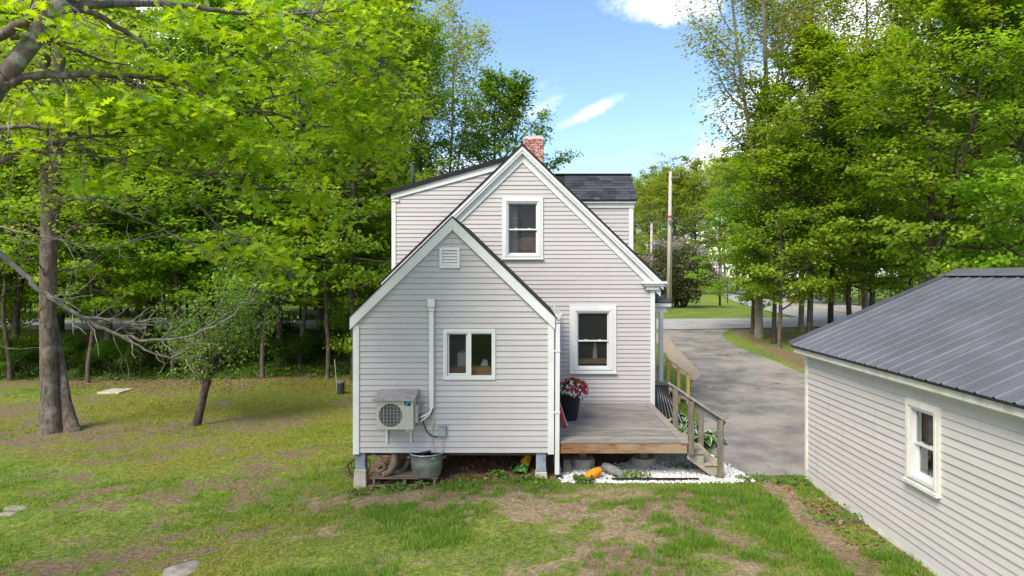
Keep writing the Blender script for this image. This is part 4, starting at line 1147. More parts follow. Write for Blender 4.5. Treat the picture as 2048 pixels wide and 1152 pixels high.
def leaf_geo(pos, nrm, size, rng, kind='diamond', droop=.0):
    "leaf blades at pos, facing nrm; returns verts, faces, verts-per-leaf"
    N = len(pos)
    nrm = nrm / np.linalg.norm(nrm, axis=1)[:, None]
    h = rng.normal(size=(N, 3)); h[:, 2] -= droop
    t = h - nrm * (h * nrm).sum(1)[:, None]; t /= np.linalg.norm(t, axis=1)[:, None] + 1e-9
    b = np.cross(nrm, t)
    if kind == 'diamond':
        sh = np.array([(-.5, 0, 0), (.0, .36, .07), (.5, 0, -.04), (.0, -.36, .07)]); fc = np.array([(0, 1, 2), (0, 2, 3)])
    elif kind == 'maple':
        sh = np.array([(-.42, 0, 0), (-.30, .42, .05), (.02, .26, .04), (.20, .44, .0), (.5, 0, -.06), (.20, -.44, .0), (.02, -.26, .04), (-.30, -.42, .05)])
        fc = np.array([(0, 1, 2), (0, 2, 4), (2, 3, 4), (0, 4, 6), (6, 4, 5), (0, 6, 7)])
    else:   # pointed oak lobes
        up = [(-.5, .0), (-.34, .05), (-.30, .26), (-.16, .07), (-.02, .38), (.08, .10), (.24, .34), (.26, .09), (.44, .15), (.5, .0)]
        sh = [(x, y, .10 * abs(y) - .08 * x * x) for x, y in up] + [(x, -y, .10 * abs(y) - .08 * x * x) for x, y in up[1:-1]]
        sp = [(-.16, 0, 0), (.08, 0, 0), (.26, 0, -.02)]
        sh = np.array(sh + sp); a, b_, c_ = 18, 19, 20
        fc = [(0, 1, a), (1, 2, 3), (1, 3, a), (a, 3, b_), (3, 4, 5), (3, 5, b_), (b_, 5, c_), (5, 6, 7), (5, 7, c_), (c_, 7, 9), (7, 8, 9)]
        mir = lambda i: i if i in (0, 9, 18, 19, 20) else i + 9
        fc = np.array(fc + [tuple(mir(i) for i in f)[::-1] for f in fc])
    k = len(sh); size = np.asarray(size)[:, None, None]
    V = pos[:, None, :] + size * (t[:, None, :] * sh[None, :, 0:1] + b[:, None, :] * sh[None, :, 1:2] + nrm[:, None, :] * sh[None, :, 2:3])
    Fc = (np.arange(N) * k)[:, None, None] + fc[None]
    return V.reshape(-1, 3), Fc.reshape(-1, 3), k
def leaf_object(name, pos, nrm, size, tint, mat, parent, rng, kind='diamond', droop=0.):
    V, F, k = leaf_geo(np.asarray(pos), np.asarray(nrm), size, rng, kind, droop)
    me = np_mesh(name, V, F, mat, dict(tint=np.repeat(tint, k)))
    o = bpy.data.objects.new(name, me); link(o, parent); return o
def dome(c, rx, rz, n, rng, shell=.25):
    d = rng.normal(size=(n, 3)); d[:, 2] = np.abs(d[:, 2]) * .9 - .25; d /= np.linalg.norm(d, axis=1)[:, None]
    r = 1 - shell * rng.random(n)
    return np.array(c) + d * r[:, None] * np.array([rx, rx, rz]), d
p, d = dome((FPX_ + .06, FPY_ - .02, DZ + .60), .31, .25, 900, rn, .6)
o = leaf_object('foliage', p, d + rn.normal(size=d.shape) * .4, .05 + .02 * rn.random(900), rn.random(900), 'shrub_leaf', pot, rn); o['kind'] = 'stuff'
p, d = dome((FPX_ + .07, FPY_ - .02, DZ + .60), .34, .28, 430, rn, .14)
red = (p[:, 0] - FPX_ - .05) * .8 + (p[:, 2] - DZ - .70) * 1.3 + rn.normal(size=len(p)) * .17 > 0
for nm, mk, mt in (('red_blossom', red, 'red_petal'), ('white_blossom', ~red, 'white_petal')):
    k = mk.sum()
    o = leaf_object(nm, p[mk], d[mk] + rn.normal(size=(k, 3)) * .25, .048 + .022 * rn.random(k), rn.random(k), mt, pot, rn, 'maple'); o['kind'] = 'stuff'

sled = thing('red_sled', 'narrow red board leaning on the addition behind the flower pot', 'sled', (.68, 13.9, DZ))
MB().bar((.70, 13.75, DZ + .012), (.50, 14.35, DZ + .58), .03, .075, (1, 0, .3)).build('board', 'red_paint', sled, bevel=.01)
MB().bar((.725, 13.77, DZ + .02), (.525, 14.36, DZ + .575), .012, .05, (1, 0, .3)).build('runner', 'white_plastic', sled)

# yarn-wound ornaments lying on the white stones
def spindle(name, label, p0, p1, prof, mat, tipmat, tip2=None, rings=26):
    root = thing(name, label, 'ornament', p0)
    p0, p1 = Vector(p0), Vector(p1); L_ = (p1 - p0).length; d = (p1 - p0) / L_
    pts, rr = [], []
    n = rings * 2
    for i in range(n + 1):
        t = i / n; pts.append(p0 + d * L_ * t)
        r = np.interp(t, [q[0] for q in prof], [q[1] for q in prof]); rr.append(r * (1.0 if i % 2 else .93))
    MB().tube(pts, rr, 18).build('wound_body', mat, root, True)
    e = p0 - d * .10
    MB().tube([p0 - d * .002, p0 - d * .05, e], [prof[0][1] * .9, prof[0][1] * .75, .012], 12).build('neck', tipmat, root, True)
    if tip2: MB().tube([e - d * .001, e - d * .06], [.03, .015], 10).build('tip', tip2, root, True)
    return root, d, e
o1, d1, e1 = spindle('orange_ornament', 'orange yarn-wound spindle ornament lying on the white stones', at(1170, 958, 12.45), at(1203, 938, 12.62), [(0, .045), (.25, .085), (.6, .09), (.9, .06), (1, .03)], 'orange_yarn', 'green_yarn', 'tip_green')
for k in range(7):
    a = Vector(e1) + Vector((rs.uniform(-.06, .04), rs.uniform(-.05, .03), 0)); 
    MB().bar(Vector(e1), a + Vector((-.05, -.03, -.01 + .02 * rs.random())), .012, .006).build('ribbon', 'tip_green', o1)
spindle('grey_ornament', 'dark grey yarn-wound spindle ornament with green neck lying on the white stones', at(1246, 952, 12.62), at(1206, 930, 12.85), [(0, .05), (.08, .07), (.4, .095), (.75, .09), (1, .06)], 'grey_yarn', 'green_yarn', 'tip_yellow')

# white stone bed: base sheet and loose stones
bed = [(.62, 12.50), (1.5, 12.42), (2.6, 12.45), (3.5, 12.45), (3.98, 12.55), (3.95, 12.8), (3.72, 13.5), (3.62, 14.1), (3.0, 14.3), (2.2, 13.9), (1.6, 13.3), (.65, 13.15)]
sheet('stone_bed', bed, 'gravel_base', .012, .4)
def inside(x, y, poly):
    c = np.zeros(len(x), bool); j = len(poly) - 1
    for i in range(len(poly)):
        xi, yi = poly[i]; xj, yj = poly[j]
        c ^= ((yi > y) != (yj > y)) & (x < (xj - xi) * (y - yi) / (yj - yi + 1e-12) + xi); j = i
    return c
xs = rn.uniform(.5, 4.05, 14000); ys = 12.35 + 2.0 * rn.random(14000) ** 1.25
bxy = [(x + (.06 if x > 2 else -.03), y - .06) if y < 12.7 else (x, y) for x, y in bed]
k = inside(xs + rn.normal(size=14000) * .04, ys + rn.normal(size=14000) * .04, bxy); xs, ys = xs[k][:6500], ys[k][:6500]
cube = np.array([(-1, -1, -1), (1, -1, -1), (1, 1, -1), (-1, 1, -1), (-.7, -.7, 1), (.7, -.7, 1), (.7, .7, 1), (-.7, .7, 1)], float)
cf = np.array([(4, 5, 6, 7), (0, 1, 5, 4), (1, 2, 6, 5), (2, 3, 7, 6), (3, 0, 4, 7)])
N = len(xs); sz = rn.uniform(.009, .024, N); ang = rn.uniform(0, 6.28, N)
jit = cube[None] * (1 + .35 * rn.normal(size=(N, 8, 3)) * .7) * sz[:, None, None] * np.array([1, 1, .7])
ca, sa = np.cos(ang)[:, None], np.sin(ang)[:, None]
Xr = jit[..., 0] * ca - jit[..., 1] * sa; Yr = jit[..., 0] * sa + jit[..., 1] * ca
V = np.stack([xs[:, None] + Xr, ys[:, None] + Yr, (H(xs, ys) + .012 + sz * .5)[:, None] + jit[..., 2]], -1).reshape(-1, 3)
F = ((np.arange(N) * 8)[:, None, None] + cf[None]).reshape(-1, 4)
me = np_mesh('white_stones', V, F, 'white_stone', dict(tint=np.repeat(rn.random(N), 8)))
tag(link(bpy.data.objects.new('white_stones', me)), 'bed of small white landscaping stones around the deck stairs', 'stones', None, 'stuff')
tag(MB().bar((1.45, 12.425, Hs(1.45, 12.4) + .035), (3.0, 12.44, Hs(3, 12.4) + .03), .012, .09).build('bed_edging', 'black_rubber', None), 'black plastic edging strip along front of the white stones', 'edging')

# black tarp bundle at the house corner
tp = MB()
for k in range(7):
    x = 2.97 + .035 * k
    tp.tube([(x + .005, 16.36 - .02 * k, 1.12 - .03 * abs(k - 1)), (x + .03 + .02 * k, 16.30 - .04 * k, .7), (x + .05 + .035 * k, 16.2 - .06 * k, .32), (x + .07 + .04 * k, 16.1 - .06 * k, .16)], [.012, .04, .05, .05], 8)
tag(tp.build('folded_tarp', 'black_tarp', None, True), 'folded black tarp standing at the corner of the house by the hostas', 'tarp')

# hostas
def hosta(x, y, r, n, seed, label):
    g = np.random.default_rng(seed)
    root = thing('hosta', label, 'plant', (x, y, Hs(x, y)), 'variegated hostas beside the deck stairs')
    V, F, E, T = [], [], [], []
    for i in range(n):
        az = g.uniform(0, 6.28); el = g.uniform(.25, 1.25); L_ = r * g.uniform(.55, .85); wd = L_ * g.uniform(.26, .36); t = g.random()
        st = r * .45
        o_ = np.array([x + math.cos(az) * st * math.cos(el), y + math.sin(az) * st * math.cos(el), Hs(x, y) + st * math.sin(el) * 1.1 + .05])
        dr_ = np.array([math.cos(az), math.sin(az), 0]); sd = np.array([-math.sin(az), math.cos(az), 0])
        b0 = len(V); K = 7
        for a in range(K):
            q = a / (K - 1); ww = wd * math.sin(math.pi * min(q * .93 + .07, 1)) ** .8 if q < 1 else 0.002
            c_ = o_ + dr_ * L_ * q * (1 - .15 * q) + np.array([0, 0, L_ * (.55 * math.sin(el) * q - .75 * q * q * math.cos(el * .7))])
            for m_, e in ((-1, 1), (-.62, .55), (0, 0), (.62, .55), (1, 1)):
                V.append(c_ + sd * ww * m_ + np.array([0, 0, abs(m_) * ww * .35])); E.append(max(e, 1 if q > .97 else 0)); T.append(t)
        for a in range(K - 1):
            for m_ in range(4): F.append((b0 + a * 5 + m_, b0 + a * 5 + m_ + 1, b0 + a * 5 + 6 + m_, b0 + a * 5 + 5 + m_))
    me = np_mesh('leaves', np.array(V), np.array(F), 'hosta_leaf', dict(edge=E, tint=T), True)
    link(bpy.data.objects.new('leaves', me), root)['kind'] = 'stuff'
for i, (x, y, r, lb) in enumerate(((3.30, 16.5, .42, 'variegated hosta by the black tarp at house corner'), (3.42, 15.75, .46, 'white-edged hosta in the middle of the hosta row'), (3.25, 15.1, .44, 'large variegated hosta behind the far stair railing'),
                                (3.55, 14.75, .42, 'variegated hosta near the foot of the far stair railing'), (3.85, 14.9, .34, 'small white-edged hosta nearest the driveway'))):
    hosta(x, y, r, 38, 50 + i, lb)

# ------------------------------------------------------------------ yard bits
st = thing('well_stub', 'short dark capped pipe with thin stake on the lawn left of the house', 'pipe', (-6.3, 23.3, Hs(-6.3, 23.3)))
b = Vector((-6.3, 23.3, Hs(-6.3, 23.3)))
MB().lathe(b, [(.12, -.05), (.12, .36), (.10, .37)], 16).build('casing', 'dark_post', st)
MB().lathe(b, [(.135, .371), (.135, .43), (.10, .45)], 16).build('cap', 'cap_grey', st)
MB().tube([b + Vector((.12, 0, .38)), b + Vector((.17, -.02, .3)), b + Vector((.15, -.03, .1)), b + Vector((.13, 0, -.02))], .012, 6).build('conduit', 'dark_post', st)
MB().tube([b + Vector((-.12, .05, -.05)), b + Vector((-.22, .05, 1.15))], .012, 6).build('stake', 'wire_cream', st)
sp_ = at(231, 775, 24.3); sp_.z = Hs(sp_.x, sp_.y)
tag(MB().box(sp_.x - .38, sp_.x + .38, sp_.y - .45, sp_.y + .45, sp_.z - .04, sp_.z + .05).build('concrete_slab', 'concrete', None, bevel=.015), 'flat pale concrete slab lying on the far lawn behind the big tree', 'slab')
def rock(px, py, D, sx, sy, sz, label, seed):
    p = at(px, py, D); z = Hs(p.x, D); g = random.Random(seed)
    bm = bmesh.new(); bmesh.ops.create_icosphere(bm, subdivisions=3, radius=1)
    ph = [g.uniform(0, 6) for _ in range(6)]
    for v in bm.verts:
        c = v.co.copy(); k = 1 + .12 * math.sin(3 * c.x + ph[0]) * math.sin(2.5 * c.y + ph[1]) + .07 * math.sin(6 * c.x + ph[2] + 3 * c.z) + .05 * math.sin(7 * c.y + ph[3])
        v.co = Vector((c.x * sx * k, c.y * sy * k, min(c.z * k, .75) * sz)) + Vector((p.x, D, z - sz * .3))
    me = bpy.data.meshes.new('field_stone'); bm.to_mesh(me); bm.free()
    for f in me.polygons: f.use_smooth = True
    me.materials.append(MATS['field_stone']); tag(link(bpy.data.objects.new('field_stone', me)), label, 'rock', 'flat field stones set in the lawn')
rock(365, 1122, 9.55, .23, .30, .09, 'largest flat grey stone in the grass near the bottom edge', 1)
rock(317, 1150, 9.1, .13, .10, .05, 'small flat stone just below the largest lawn stone', 2)
rock(28, 992, 12.0, .22, .14, .06, 'low grey stone in the grass at the left edge', 3)
rock(14, 1004, 11.75, .16, .10, .04, 'smaller stone beside the low stone at the left edge', 4)
rock(372, 1089, 9.9, .025, .03, .03, 'tiny white pebble above the largest lawn stone', 5)

# ------------------------------------------------------------------ street things
up_ = thing('utility_pole', 'tall grey wooden utility pole with red band in front of the lilac', 'utility pole', (10.0, 50, 1.3))
pb = at(1337, 610, 50.0); pb.z = Hs(pb.x, 50) - .1; ptp = at(1341, 343, 50.0)
MB().tube([pb, pb.lerp(ptp, .5), ptp], [.16, .14, .11], 14).build('pole', 'pole_wood', up_, True)
MB().tube([ptp - Vector((0, 0, .1)), ptp + Vector((0, 0, .30))], .03, 8).build('pin_insulator', 'insulator', up_)
MB().bar(ptp + Vector((0, -.16, -.5)), ptp + Vector((.62, -.16, -.42)), .05, .06).build('bracket_arm', 'insulator', up_)
MB().tube([ptp + Vector((.60, -.16, -.40)), ptp + Vector((.60, -.16, -.05))], .04, 8).build('arm_insulator', 'insulator', up_)
zr_ = at(1340, 433, 50).z
pm = pb.lerp(ptp, (zr_ - pb.z) / (ptp.z - pb.z))
MB().tube([pm + Vector((0, 0, -.06)), pm + Vector((0, 0, .06))], .15, 14).build('red_band', 'red_tag', up_)
MB().box(pm.x - .1, pm.x + .1, pm.y - .24, pm.y - .165, pm.z - .55, pm.z - .30).build('meter_tag', 'cap_grey', up_)
MB().tube([pm + Vector((.14, -.1, -.2)), Vector((pb.x + .17, pb.y - .08, pb.z))], .025, 6).build('riser_conduit', 'cap_grey', up_)
p2 = thing('short_pole', 'thin pale short pole behind the lilac bush', 'pole', (at(1303, 600, 64).x, 64, 1.3))
q0 = at(1303, 600, 64); q0.z = Hs(q0.x, 64) - .1; q1 = at(1303, 448, 64)
MB().tube([q0, q1], [.14, .11], 10).build('pole', 'pole_wood', p2, True)
MB().box(q1.x - .16, q1.x + .16, q1.y - .1, q1.y + .1, q1.z, q1.z + .16).build('cap', 'cap_grey', p2)
def wire(a, b, sag, r, label):
    a, b = Vector(a), Vector(b); pts = []
    for i in range(13):
        t = i / 12; p = a.lerp(b, t); p.z -= sag * 4 * t * (1 - t); pts.append(p)
    tag(MB().tube(pts, r, 5).build('overhead_wire', 'wire_black', None), label, 'wire', 'overhead wires from the utility pole')
wire(pm, at(1010, 455, 60), .5, .03, 'thick lower overhead wire running left from the red band of the pole')
wire(pm + Vector((0, 0, .1)), at(1900, 440, 75), .8, .022, 'overhead wire running right from the red band of the pole')
wire(pm + Vector((0, 0, -.45)), at(1900, 470, 75), .9, .02, 'second overhead wire running right below the red band')
wire(pm + Vector((0, 0, -1.0)), at(1900, 515, 80), .9, .02, 'lowest overhead wire running right from the pole')
wire(pm + Vector((0, 0, .05)), Vector((2.55, 18.6, 4.4)), 1.1, .018, 'drooping service wire from the pole to the street dormer')
wire(at(1329, 405, 62), Vector((2.55, 19.0, 4.7)), .8, .014, 'upper thin service wire sloping down behind the dormer')
wire(at(1303, 452, 64), at(1800, 470, 90), .8, .02, 'thin wire running right from top of the short pole')

sg = thing('road_sign', 'grey octagonal road sign seen from behind on dark post', 'road sign', (at(1455, 607, 62).x, 62, 1.3))
c = at(1455, 561, 62); zg = Hs(c.x, 62)
MB().prism(lambda u, z, n: Vector((c.x + u, 62.05 + n, c.z + z)), [(.40 * math.cos(math.pi / 8 + k * math.pi / 4), .40 * math.sin(math.pi / 8 + k * math.pi / 4)) for k in range(8)], 0, .012).build('sign_plate', 'sign_back', sg)
MB().box(c.x - .045, c.x + .045, 61.97, 62.03, zg - .1, c.z + .36).build('post', 'dark_post', sg)
c2 = at(1440, 612, 57); zg2 = Hs(c2.x, 57)
sg2 = thing('marker_post', 'dark slender post left of the octagonal sign', 'post', (c2.x, 57, zg2))
MB().tube([(c2.x, 57, zg2 - .1), (c2.x - .05, 57, at(1438, 560, 57).z)], .085, 8).build('post', 'dark_post', sg2, True)
MB().box(c2.x - .14, c2.x + .04, 56.88, 57.12, at(1438, 560, 57).z + .001, at(1438, 560, 57).z + .12).build('cap', 'dark_post', sg2)
# ------------------------------------------------------------------ trees
class Skel:
    "collects tapered branch tubes as numpy arrays"
    def __init__(s): s.V = []; s.F = []; s.n = 0
    def add(s, pts, rad, k):
        pts = np.asarray(pts, float); rad = np.asarray(rad, float)
        d = np.gradient(pts, axis=0); d /= np.linalg.norm(d, axis=1)[:, None] + 1e-9
        ref = np.where(np.abs(d[:, 2:3]) > .9, np.array([[1., 0, 0]]), np.array([[0, 0, 1.]]))
        if len(set(map(tuple, ref))) > 1: ref = np.repeat(np.array([[.6, .8, 0]]), len(pts), 0)
        a = np.cross(d, ref); a /= np.linalg.norm(a, axis=1)[:, None] + 1e-9
        b = np.cross(d, a)
        t = np.linspace(0, 2 * np.pi, k, endpoint=False)
        V = pts[:, None] + rad[:, None, None] * (a[:, None] * np.cos(t)[None, :, None] + b[:, None] * np.sin(t)[None, :, None])
        m = len(pts); i = np.arange(m - 1)[:, None] * k; j = np.arange(k)[None]; j2 = (j + 1) % k
        F = np.stack([i + j, i + j2, i + k + j2, i + k + j], -1).reshape(-1, 4) + s.n
        s.V.append(V.reshape(-1, 3)); s.F.append(F); s.n += m * k
    def mesh(s, name, mat): return np_mesh(name, np.concatenate(s.V), np.concatenate(s.F), mat, None, True)

def grow(rng, start, direc, L, n, wander, lift):
    "a wandering branch line"
    p = np.array(start, float); d = np.array(direc, float); d /= np.linalg.norm(d); out = [p.copy()]
    for i in range(n):
        d = d + rng.normal(size=3) * wander + np.array([0, 0, lift]); d /= np.linalg.norm(d)
        p = p + d * L / n; out.append(p.copy())
    return np.array(out)

def tree_data(seed, Ht, base, R, limbs, trunk_r, leaf, per, prof, el=(10, 60), sec=7, ter=3, flat=.28, lift=.05, lean=(0, 0), spread=.25, top=1.0, fork=0, kind='diamond', bare_low=0):
    rng = np.random.default_rng(seed); sk = Skel()
    n = 12
    tz = np.linspace(0, 1, n + 1)
    tp = np.stack([np.cumsum(rng.normal(size=n + 1)) * .012 * Ht * .35 + lean[0] * tz * Ht, np.cumsum(rng.normal(size=n + 1)) * .012 * Ht * .35 + lean[1] * tz * Ht, tz * Ht * top], 1)
    tp[0, :2] = 0; tp[:2, :2] *= .3
    tr = trunk_r * (1 - tz) ** .85 + .012; tr[0] *= 1.25
    tp0 = np.vstack([tp[0] - [0, 0, .4], tp[0], tp[0] * .65 + tp[1] * .35, tp[1:]]); tr0 = np.concatenate([[tr[0] * 1.15, tr[0], trunk_r * 1.02], tr[1:]])
    sk.add(tp0, tr0, 10)
    stems = [(tp, tr)]
    for f in range(fork):
        i0 = rng.integers(3, 6); az = rng.uniform(0, 6.28)
        q = grow(rng, tp[i0], (math.cos(az) * .35, math.sin(az) * .35, 1), Ht * (1 - tz[i0]) * .92, 8, .06, .06)
        rr = np.linspace(tr[i0] * .75, .015, len(q)); sk.add(q, rr, 8); stems.append((q, rr))
    LP, LN = [], []
    az0 = rng.uniform(0, 6.28)
    for i in range(limbs):
        st, sr = stems[i % len(stems)]
        f = base + (1 - base) * ((i + rng.random() * .8) / limbs) ** .92
        zt = f * Ht
        zz = st[:, 2]
        if zt < zz[0] + .2 or zt > zz[-1] - .02: zt = rng.uniform(zz[0] + (zz[-1] - zz[0]) * .25, zz[-1] - .05)
        s0 = np.array([np.interp(zt, zz, st[:, c]) for c in range(3)]); r0 = np.interp(zt, zz, sr)
        tt = (zt / Ht - base) / (1 - base)
        L = R * prof(tt) * rng.uniform(.72, 1.15)
        e = R_(el[0] + (el[1] - el[0]) * tt + rng.normal() * 8)
        az = az0 + i * 2.399 + rng.normal() * .3
        d = (math.cos(az) * math.cos(e), math.sin(az) * math.cos(e), math.sin(e))
        lb = grow(rng, s0, d, L, 6, .10, lift)
        sk.add(lb, np.linspace(min(r0 * .62, .022 * L + .012), .008, 7), 5)
        bare = tt < bare_low
        for k in range(sec):
            u = .22 + .78 * (k + rng.random()) / sec
            ip = u * 6; a = int(min(ip, 5)); s1 = lb[a] + (lb[a + 1] - lb[a]) * (ip - a); dl = lb[a + 1] - lb[a]; dl /= np.linalg.norm(dl)
            sg = 1 if k % 2 else -1
            perp = np.cross(dl, [0, 0, 1]); perp /= np.linalg.norm(perp) + 1e-6
            d2 = dl * .65 + perp * sg * rng.uniform(.4, 1.0) + np.array([0, 0, rng.normal() * .22 + .05])
            L2 = max(.35, L * .42 * (1.15 - .6 * u)) * rng.uniform(.7, 1.2)
            b2 = grow(rng, s1, d2, L2, 4, .14, .02)
            sk.add(b2, np.linspace(.010 + .004 * L2, .004, 5), 3)
            if bare: continue
            pts = [b2[2], b2[3], b2[4]]
            for q in range(ter):
                s2 = b2[rng.integers(1, 5)]; d3 = rng.normal(size=3) * np.array([1, 1, .45]); d3 += (b2[4] - b2[0]) / (L2 + .01) * .6
                b3 = grow(rng, s2, d3, L2 * rng.uniform(.35, .6), 2, .15, 0)
                sk.add(b3, np.array([.006, .005, .003]), 3)
                pts += [b3[1], b3[2]]
            pts = np.array(pts)
            m = per
            c = pts[rng.integers(0, len(pts), m)] + rng.normal(size=(m, 3)) * spread * np.array([1, 1, flat])
            LP.append(c); out = c - np.array([tp[0, 0], tp[0, 1], Ht * .45]); out /= np.linalg.norm(out, axis=1)[:, None] + 1e-6
            LN.append(np.array([0, 0, .85]) + .45 * out + rng.normal(size=(m, 3)) * .40)
    P = np.concatenate(LP); N = np.concatenate(LN)
    size = leaf * rng.uniform(.65, 1.25, len(P))
    # younger leaves at the crown's outside are yellower; hue drifts from spray to spray
    tint = np.clip(.42 + .30 * rng.normal(size=len(P)) + .25 * np.repeat(rng.normal(size=len(LP)), per), 0, 1)
    V, F, k = leaf_geo(P, N, size, rng, kind)
    return sk, V, F, np.repeat(tint, k)
R_ = math.radians
def tree_meshes(nm, bark_m, leaf_m, **kw):
    sk, V, F, t = tree_data(**kw)
    return sk.mesh('trunk', bark_m), np_mesh('crown', V, F, leaf_m, dict(tint=t))
rnd_prof = lambda t: .55 + .75 * math.sin(math.pi * min(max(t * .92 + .06, 0), 1)) ** .8 - .35 * t
tall_prof = lambda t: .5 + .6 * math.sin(math.pi * min(t * .85 + .1, 1)) - .25 * t
cone_prof = lambda t: 1.1 - .8 * t
TM = {}
TM['maple1'] = tree_meshes('maple1', 'bark', 'maple_leaf', seed=1, Ht=14, base=.16, R=4.0, limbs=44, trunk_r=.15, leaf=.20, per=74, prof=rnd_prof, el=(-5, 58), sec=6, ter=2, spread=.23, flat=.34)
TM['maple2'] = tree_meshes('maple2', 'dark_bark', 'maple_leaf', seed=2, Ht=16, base=.20, R=3.8, limbs=46, trunk_r=.16, leaf=.20, per=74, prof=rnd_prof, el=(0, 62), sec=6, ter=2, spread=.23, flat=.34, fork=1)
TM['deep1'] = tree_meshes('deep1', 'dark_bark', 'deep_leaf', seed=3, Ht=17, base=.22, R=4.4, limbs=44, trunk_r=.18, leaf=.20, per=52, prof=rnd_prof, el=(0, 60), sec=9)
TM['round1'] = tree_meshes('round1', 'dark_bark', 'deep_leaf', seed=4, Ht=13, base=.22, R=4.2, limbs=40, trunk_r=.22, leaf=.24, per=44, prof=rnd_prof, el=(5, 70), sec=8, fork=2)
TM['airy1'] = tree_meshes('airy1', 'pale_bark', 'spring_leaf', seed=5, Ht=19, base=.30, R=3.6, limbs=44, trunk_r=.17, leaf=.17, per=44, prof=tall_prof, el=(20, 65), sec=8, lift=.10, fork=2, spread=.38, flat=.8)
TM['airy2'] = tree_meshes('airy2', 'pale_bark', 'spring_leaf', seed=6, Ht=17, base=.38, R=2.8, limbs=36, trunk_r=.12, leaf=.17, per=36, prof=tall_prof, el=(35, 72), sec=7, lift=.12, fork=2, spread=.36, flat=.8)
TM['spring1'] = tree_meshes('spring1', 'bark', 'spring_leaf', seed=7, Ht=15, base=.14, R=4.6, limbs=40, trunk_r=.2, leaf=.24, per=42, prof=rnd_prof, el=(0, 60), sec=8, fork=1)
TM['young1'] = tree_meshes('young1', 'bark', 'maple_leaf', seed=8, Ht=9, base=.18, R=2.6, limbs=30, trunk_r=.085, leaf=.17, per=48, prof=rnd_prof, el=(0, 50), sec=7)
TM['shrub1'] = tree_meshes('shrub1', 'dark_bark', 'shrub_leaf', seed=9, Ht=2.3, base=.05, R=1.5, limbs=26, trunk_r=.04, leaf=.11, per=44, prof=rnd_prof, el=(5, 70), sec=5, ter=2, spread=.2, fork=2, flat=.6)
TM['shrub2'] = tree_meshes('shrub2', 'dark_bark', 'deep_leaf', seed=10, Ht=2.8, base=.05, R=1.4, limbs=26, trunk_r=.04, leaf=.10, per=44, prof=rnd_prof, el=(10, 75), sec=5, ter=2, spread=.2, fork=2, flat=.6)

TM['under1'] = tree_meshes('under1', 'dark_bark', 'maple_leaf', seed=12, Ht=5.5, base=.10, R=2.2, limbs=30, trunk_r=.05, leaf=.14, per=40, prof=rnd_prof, el=(0, 55), sec=7, spread=.22)
TM['mid1'] = tree_meshes('mid1', 'bark', 'maple_leaf', seed=14, Ht=10, base=.33, R=2.9, limbs=34, trunk_r=.09, leaf=.18, per=58, prof=rnd_prof, el=(-8, 52), sec=6, ter=2, spread=.22, flat=.34)
def plant_tree(kind, name, x, y, sc, rot, label, cat='tree', group=None, sz=None, part='crown', leaf_override=None, ht=None):
    root = thing(name, label, cat, (x, y, Hs(x, y)), group)
    root.rotation_euler = (0, 0, rot); root.scale = (sc, sc, sc if sz is None else sz)
    for nm, me in zip(('trunk', part), TM[kind]):
        if leaf_override and nm == part:
            me = me.copy(); me.materials[0] = MATS[leaf_override]
        o = bpy.data.objects.new(nm, me); COL.objects.link(o); o.parent = root
    return root
def tx(px, D): return (px - CX) * D / FPX

# --- right side: stand of maples between driveway and road
G1 = 'maples along the driveway'
RT = [  # px, D, kind, scale, zscale, label
    (1505, 31.4, 'maple1', .60, .60, 'leafy maple with a straight pale trunk nearest the road fork'),
    (1518, 30.2, 'airy1', 1.0, 1.02, 'tall sparse tree with slim leaning trunk left of the maple clump'),
    (1548, 28.6, 'maple2', .56, .60, 'maple with a twin trunk in the middle of the roadside clump'),
    (1558, 27.5, 'young1', .85, .86, 'slender maple in front of the twin-trunk maple'),
    (1601, 32.0, 'airy2', 1.0, 1.05, 'thin dark sapling behind the big roadside maple'),
    (1619, 28.9, 'maple1', .80, .86, 'big round maple with low boughs beside the garage roof'),
    (1661, 32.5, 'maple2', .80, .80, 'dark-trunked maple just behind the garage eave'),
    (1699, 29.5, 'deep1', .62, .60, 'dark maple behind the left part of the garage roof'),
    (1744, 31.0, 'maple1', .86, .84, 'thick-trunked tall maple behind the middle of the garage roof'),
    (1732, 33.0, 'airy1', .95, .95, 'thin sparse tree rising above the thick-trunked maple'),
    (1860, 24.5, 'maple2', .84, .80, 'bright maple overhanging the garage ridge'),
    (1960, 25.5, 'maple1', .98, 1.0, 'large yellow-green maple at the right edge'),
    (2075, 22.5, 'maple2', .85, .84, 'maple cut by the right edge of the picture'),
    (1905, 30.5, 'airy1', 1.0, 1.0, 'tall sparse tree at the top right'),
    (1820, 34, 'maple1', .72, .72, 'deep green tree behind the bright garage maple'),
    (2040, 33, 'maple1', .90, .90, 'deep green tree behind the right-edge maples'),
]
for i, (px, D, kd, a, b, lb) in enumerate(RT):
    plant_tree(kd, 'maple_tree' if 'airy' not in kd else 'sparse_tree', tx(px, D), D, a, 1.3 * i + .4, lb, 'tree', G1, b)

